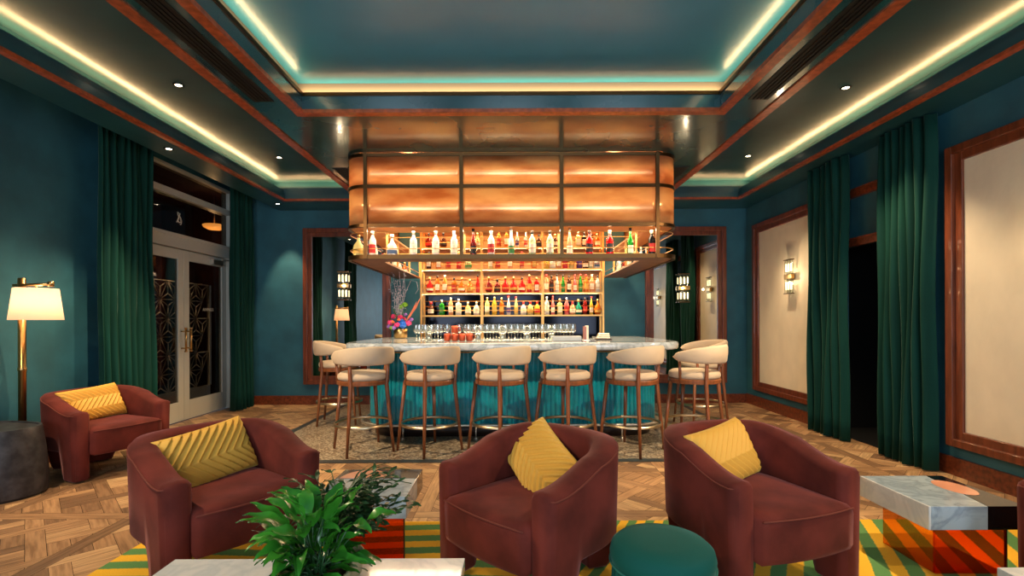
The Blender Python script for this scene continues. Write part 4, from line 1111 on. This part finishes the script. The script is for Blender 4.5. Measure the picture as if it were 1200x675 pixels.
# ================================================================== OTTOMAN
t = thing('round_ottoman', 'round dark teal velvet ottoman between two armchairs', 'ottoman', (.60, 1.96, .014))
bm = B(); m_ = 160; rows = []
for r_, z in ((.175, .0), (.188, .02), (.195, .10), (.196, .25), (.190, .31)):
    rows.append([((r_+.004*(1 if k % 4 < 2 else -1))*cos(2*pi*k/m_), (r_+.004*(1 if k % 4 < 2 else -1))*sin(2*pi*k/m_), z) for k in range(m_)])
V = sheetgrid(bm, rows, closed_u=True); bm.faces.new(V[0][::-1]); bm.faces.new(V[-1]); obj('pleated_side', bm, OTTO, t, smooth=True)
obj('cushion_top', lathe(B(), [(.0, .30), (.19, .30), (.203, .315), (.207, .345), (.200, .375), (.178, .395), (.10, .405), (0, .407)], 48), OTTO, t, smooth=True)
bm = B(); tube(bm, [(.206*cos(2*pi*k/48), .206*sin(2*pi*k/48), .312) for k in range(48)], .004, 6, closed=True); obj('welt', bm, mat('teal_welt', (30, 110, 98), .6), t)

# ================================================================== TABLES
def stone_table(name, lab, x, y, w_, d_, seam, disc, colors, glassm):
    t = thing(name, lab, 'side table', (x, y, .014)); z0_, z1_ = .25, .366
    # blocks of stone
    for nm, poly, m_ in seam:
        bm = B(); prism(bm, poly, z0_, z1_); obj(nm, bm, m_, t, bevel=.002)
    bm = B(); cx, cy, rx, ry, a0, a1 = disc
    prism(bm, [(cx+rx*cos(a0+(a1-a0)*k/32), cy+ry*sin(a0+(a1-a0)*k/32)) for k in range(32 if a1 > 4 else 33)], z1_-.004, z1_+.0012)
    obj('pink_inlay', bm, PINKMB, t)
    ix, th = .09, .012
    bm = B(); box(bm, ix, w_-.03, .07, .07+th, 0, z0_); g1 = obj('front_glass', bm, glassm[0], t)
    bm = B(); box(bm, ix, ix+th, .07+th, d_-.06, 0, z0_); g2 = obj('side_glass', bm, glassm[1], t)
    bm = B()
    for px_, py_ in ((w_-.03, .07),): box(bm, px_, px_+.006, py_, py_+th, 0, z0_)
    obj('glass_edge', bm, mat('dark_glass_edge', (40, 14, 8), .3) if 'dark_glass_edge' not in MATS else MATS['dark_glass_edge'], t)
    return t
Wt, Dt = .48, .475
stone_table('stone_side_table', 'stone slab table on amber glass base at the right edge', 2.04, 2.385, Wt, Dt,
    [('white_stone', [(0, 0), (.012, 0), (.012, Dt), (0, Dt)], TABLEMB), ('grey_stone', [(.012, 0), (.29, 0), (.39, Dt), (.012, Dt)], GREYMB), ('black_stone', [(.29, 0), (Wt, 0), (Wt, Dt), (.39, Dt)], BLACKMB)],
    (.37, .27, .075, .12, 0, 2*pi), None, (REDG, AMBERG, AMBERG))
stone_table('stone_side_table', 'stone slab table on amber glass base between the front armchairs', -1.04, 2.55, Wt, Dt,
    [('grey_stone', [(0, 0), (Wt, 0), (Wt, .30), (0, .30)], GREYMB), ('black_stone', [(0, .30), (Wt, .30), (Wt, Dt), (0, Dt)], BLACKMB)],
    (.16, .305, .135, .155, 0, pi), None, (REDG, AMBERG, CLEAR))
def coffee(lab, x0, x1, y0, y1, zt):
    t = thing('marble_coffee_table', lab, 'coffee table', ((x0+x1)/2, (y0+y1)/2, .014)); a, c = (x1-x0)/2, (y1-y0)/2
    bm = B(); box(bm, -a, a, -c, c, zt-.045, zt); obj('marble_top', bm, TABLEMB, t, bevel=.003)
    for sx in (-1, 1):
        bm = B(); box(bm, sx*(a-.1)-.02, sx*(a-.1)+.02, -c+.06, c-.06, 0, zt-.045); obj('base_panel', bm, REDG, t)
coffee('white marble coffee table with potted plants at the bottom edge', -1.25, -.178, 1.16, 1.80, .41)
coffee('white marble table corner at the bottom right edge of the view', 1.725, 2.22, 1.05, 1.735, .40)

# ================================================================== DRUM TABLE + FLOOR LAMP
t = thing('drum_side_table', 'blackened metal rounded drum side table by the floor lamp', 'side table', (-3.95, 3.62, 0))
def tri_ring(r, z, k=.10):
    return [((r*(1+k*cos(3*(a-.3))))*cos(a), (r*(1+k*cos(3*(a-.3))))*sin(a), z) for a in [2*pi*i/60 for i in range(60)]]
bm = B(); V = sheetgrid(bm, [tri_ring(r_, z) for r_, z in ((.325, 0), (.345, .02), (.35, .14), (.335, .33), (.315, .50), (.31, .515), (.295, .515), (.29, .505))], closed_u=True)
bm.faces.new(V[0][::-1]); bm.faces.new(V[-1]); obj('body', bm, DRUM, t, smooth=False); smooth_by_angle(bpy.data.objects[t.children[0].name], 40)
t = thing('floor_lamp', 'brass floor lamp with pleated blush shade behind the drum table', 'floor lamp', (-4.05, 4.02, 0))
obj('base', lathe(B(), [(.15, 0), (.15, .015), (.04, .03), (.03, .05)], 32), BRASS, t, smooth=True)
obj('pole', lathe(B(), [(.026, .03), (.026, .90), (.030, .905), (.030, .93), (.026, .935), (.026, 1.67), (.0, 1.675)], 18), BRASS, t, smooth=True)
bm = B(); tube(bm, [(-.06, -.01, 1.61), (.26, -.01, 1.62)], .012, 10); lathe(bm, [(.0, -.02), (.022, -.02), (.022, .02), (0, .02)], 14, (.25, -.01, 1.62)); obj('arm', bm, BRASS, t)
LSH = bpy.data.materials.new('pleated_shade'); LSH.use_nodes = True; nt = LSH.node_tree; b = nt.nodes['Principled BSDF']
b.inputs['Base Color'].default_value = lin((236, 206, 186)); b.inputs['Roughness'].default_value = .8; b.inputs['Transmission Weight'].default_value = 0
tr = nt.nodes.new('ShaderNodeBsdfTranslucent'); tr.inputs[0].default_value = lin((240, 200, 170)); mx = nt.nodes.new('ShaderNodeMixShader'); mx.inputs[0].default_value = .5
nt.links.new(b.outputs[0], mx.inputs[1]); nt.links.new(tr.outputs[0], mx.inputs[2]); nt.links.new(mx.outputs[0], nt.nodes['Material Output'].inputs[0])
bm = B(); m_ = 240
sheetgrid(bm, [[(.12+(r_+.003*(k % 2))*cos(2*pi*k/m_), (r_+.003*(k % 2))*sin(2*pi*k/m_), z) for k in range(m_)] for r_, z in ((.168, 1.325), (.138, 1.585))], closed_u=True)
obj('shade', bm, LSH, t, smooth=True)
bm = B(); bmesh.ops.create_icosphere(bm, subdivisions=2, radius=.04, matrix=Matrix.Translation((.12, 0, 1.42))); obj('bulb', bm, mat('lit_bulb', (255, 220, 170), .5, emit=(255, 214, 160), estr=3), t, smooth=True)
bm = B(); tube(bm, [(.12, -.0, 1.45), (.12, 0, 1.61)], .006, 8); obj('socket', bm, BRASS, t)
point('lamp_glow', (-4.05+.12, 4.02, 1.47), 6, (1, .72, .46), .05)

# ================================================================== PLANTS
def leaf(bm, base, yaw, elev, L, Wd, droop, fold=.25, n=9, twist=0):
    p = Vector(base); el = elev; ctr = []; 
    h = Vector((cos(yaw), sin(yaw), 0)); side0 = Vector((-sin(yaw), cos(yaw), 0))
    for i in range(n+1):
        ctr.append((p.copy(), el)); st = L/n; p = p+(h*cos(el)+Vector((0, 0, 1))*sin(el))*st; el -= droop/n
    rows = []
    for i, (c, el) in enumerate(ctr):
        s = i/n; wd = Wd*(sin(pi*min(1, s*.96+.04)**.8))**.85*.5 if 0 < i < n else .0015
        up = (-h*sin(el)+Vector((0, 0, 1))*cos(el)); sd = (side0*cos(twist)+up*sin(twist))
        rows.append([c-sd*wd+up*wd*fold+up*.004*sin(i*1.7), c, c+sd*wd+up*wd*fold-up*.004*sin(i*1.3)])
    sheetgrid(bm, rows)
t = thing('peace_lily', 'broad leaved peace lily in a stone pot on the marble table', 'plant', (-.585, 1.44, .425)); t.scale = (.93, .93, .93)
obj('pot', lathe(B(), [(.085, 0), (.10, .01), (.110, .12), (.112, .15), (.103, .15), (.10, .13), (0, .13)], 36), POTM, t, smooth=True)
obj('soil', lathe(B(), [(.0, .132), (.1, .132), (.06, .14), (0, .142)], 24), SOIL, t, smooth=True)
bm = B(); sm = B(); rnd = random.Random(11)
for k in range(90):
    a = rnd.uniform(0, 2*pi); e = R(rnd.uniform(48, 86)) if k < 56 else R(rnd.uniform(12, 45)); ln = rnd.uniform(.08, .21) if k < 56 else rnd.uniform(.05, .10); b0 = Vector((rnd.uniform(-.04, .04), rnd.uniform(-.04, .04), .13))
    tip = b0+Vector((cos(a)*cos(e), sin(a)*cos(e), sin(e)))*ln
    tube(sm, [b0, (b0+tip)/2+Vector((0, 0, .01)), tip], .0022, 5)
    leaf(bm, tip, a, e-.15, rnd.uniform(.10, .165), rnd.uniform(.034, .056), rnd.uniform(.7, 1.9), twist=rnd.uniform(-.5, .5))
obj('foliage', bm, LEAF, t, smooth=True); obj('stem', sm, LEAF2, t)
t = thing('bushy_fern', 'dark fine leaved bushy plant behind the peace lily', 'plant', (-.59, 1.675, .425))
obj('pot', lathe(B(), [(.055, 0), (.066, .01), (.072, .06), (.074, .08), (.068, .08), (.066, .07), (0, .07)], 36), POTM, t, smooth=True)
bm = B(); sm = B(); rnd = random.Random(5)
for k in range(84):
    a = rnd.uniform(0, 2*pi); e = R(rnd.uniform(40, 88)); ln = rnd.uniform(.12, .27); pts = [Vector((0, 0, .11))]
    for j in range(6):
        pts.append(pts[-1]+Vector((cos(a)*cos(e), sin(a)*cos(e), sin(e)))*ln/6); e -= .13
    tube(sm, pts, .0016, 4)
    for j in range(2, 7):
        for sgn in (-1, 1): leaf(bm, pts[j], a+sgn*rnd.uniform(.5, 1.1), rnd.uniform(-.1, .7), rnd.uniform(.04, .07), rnd.uniform(.012, .020), .6, n=4)
for k in range(14):
    a = rnd.uniform(-.6, 2.6); leaf(bm, (0, 0, .2), a, R(rnd.uniform(60, 85)), rnd.uniform(.22, .34), .008, rnd.uniform(1.2, 2.6), n=12)
obj('foliage', bm, LEAF2, t, smooth=True); obj('stem', sm, LEAF2, t)
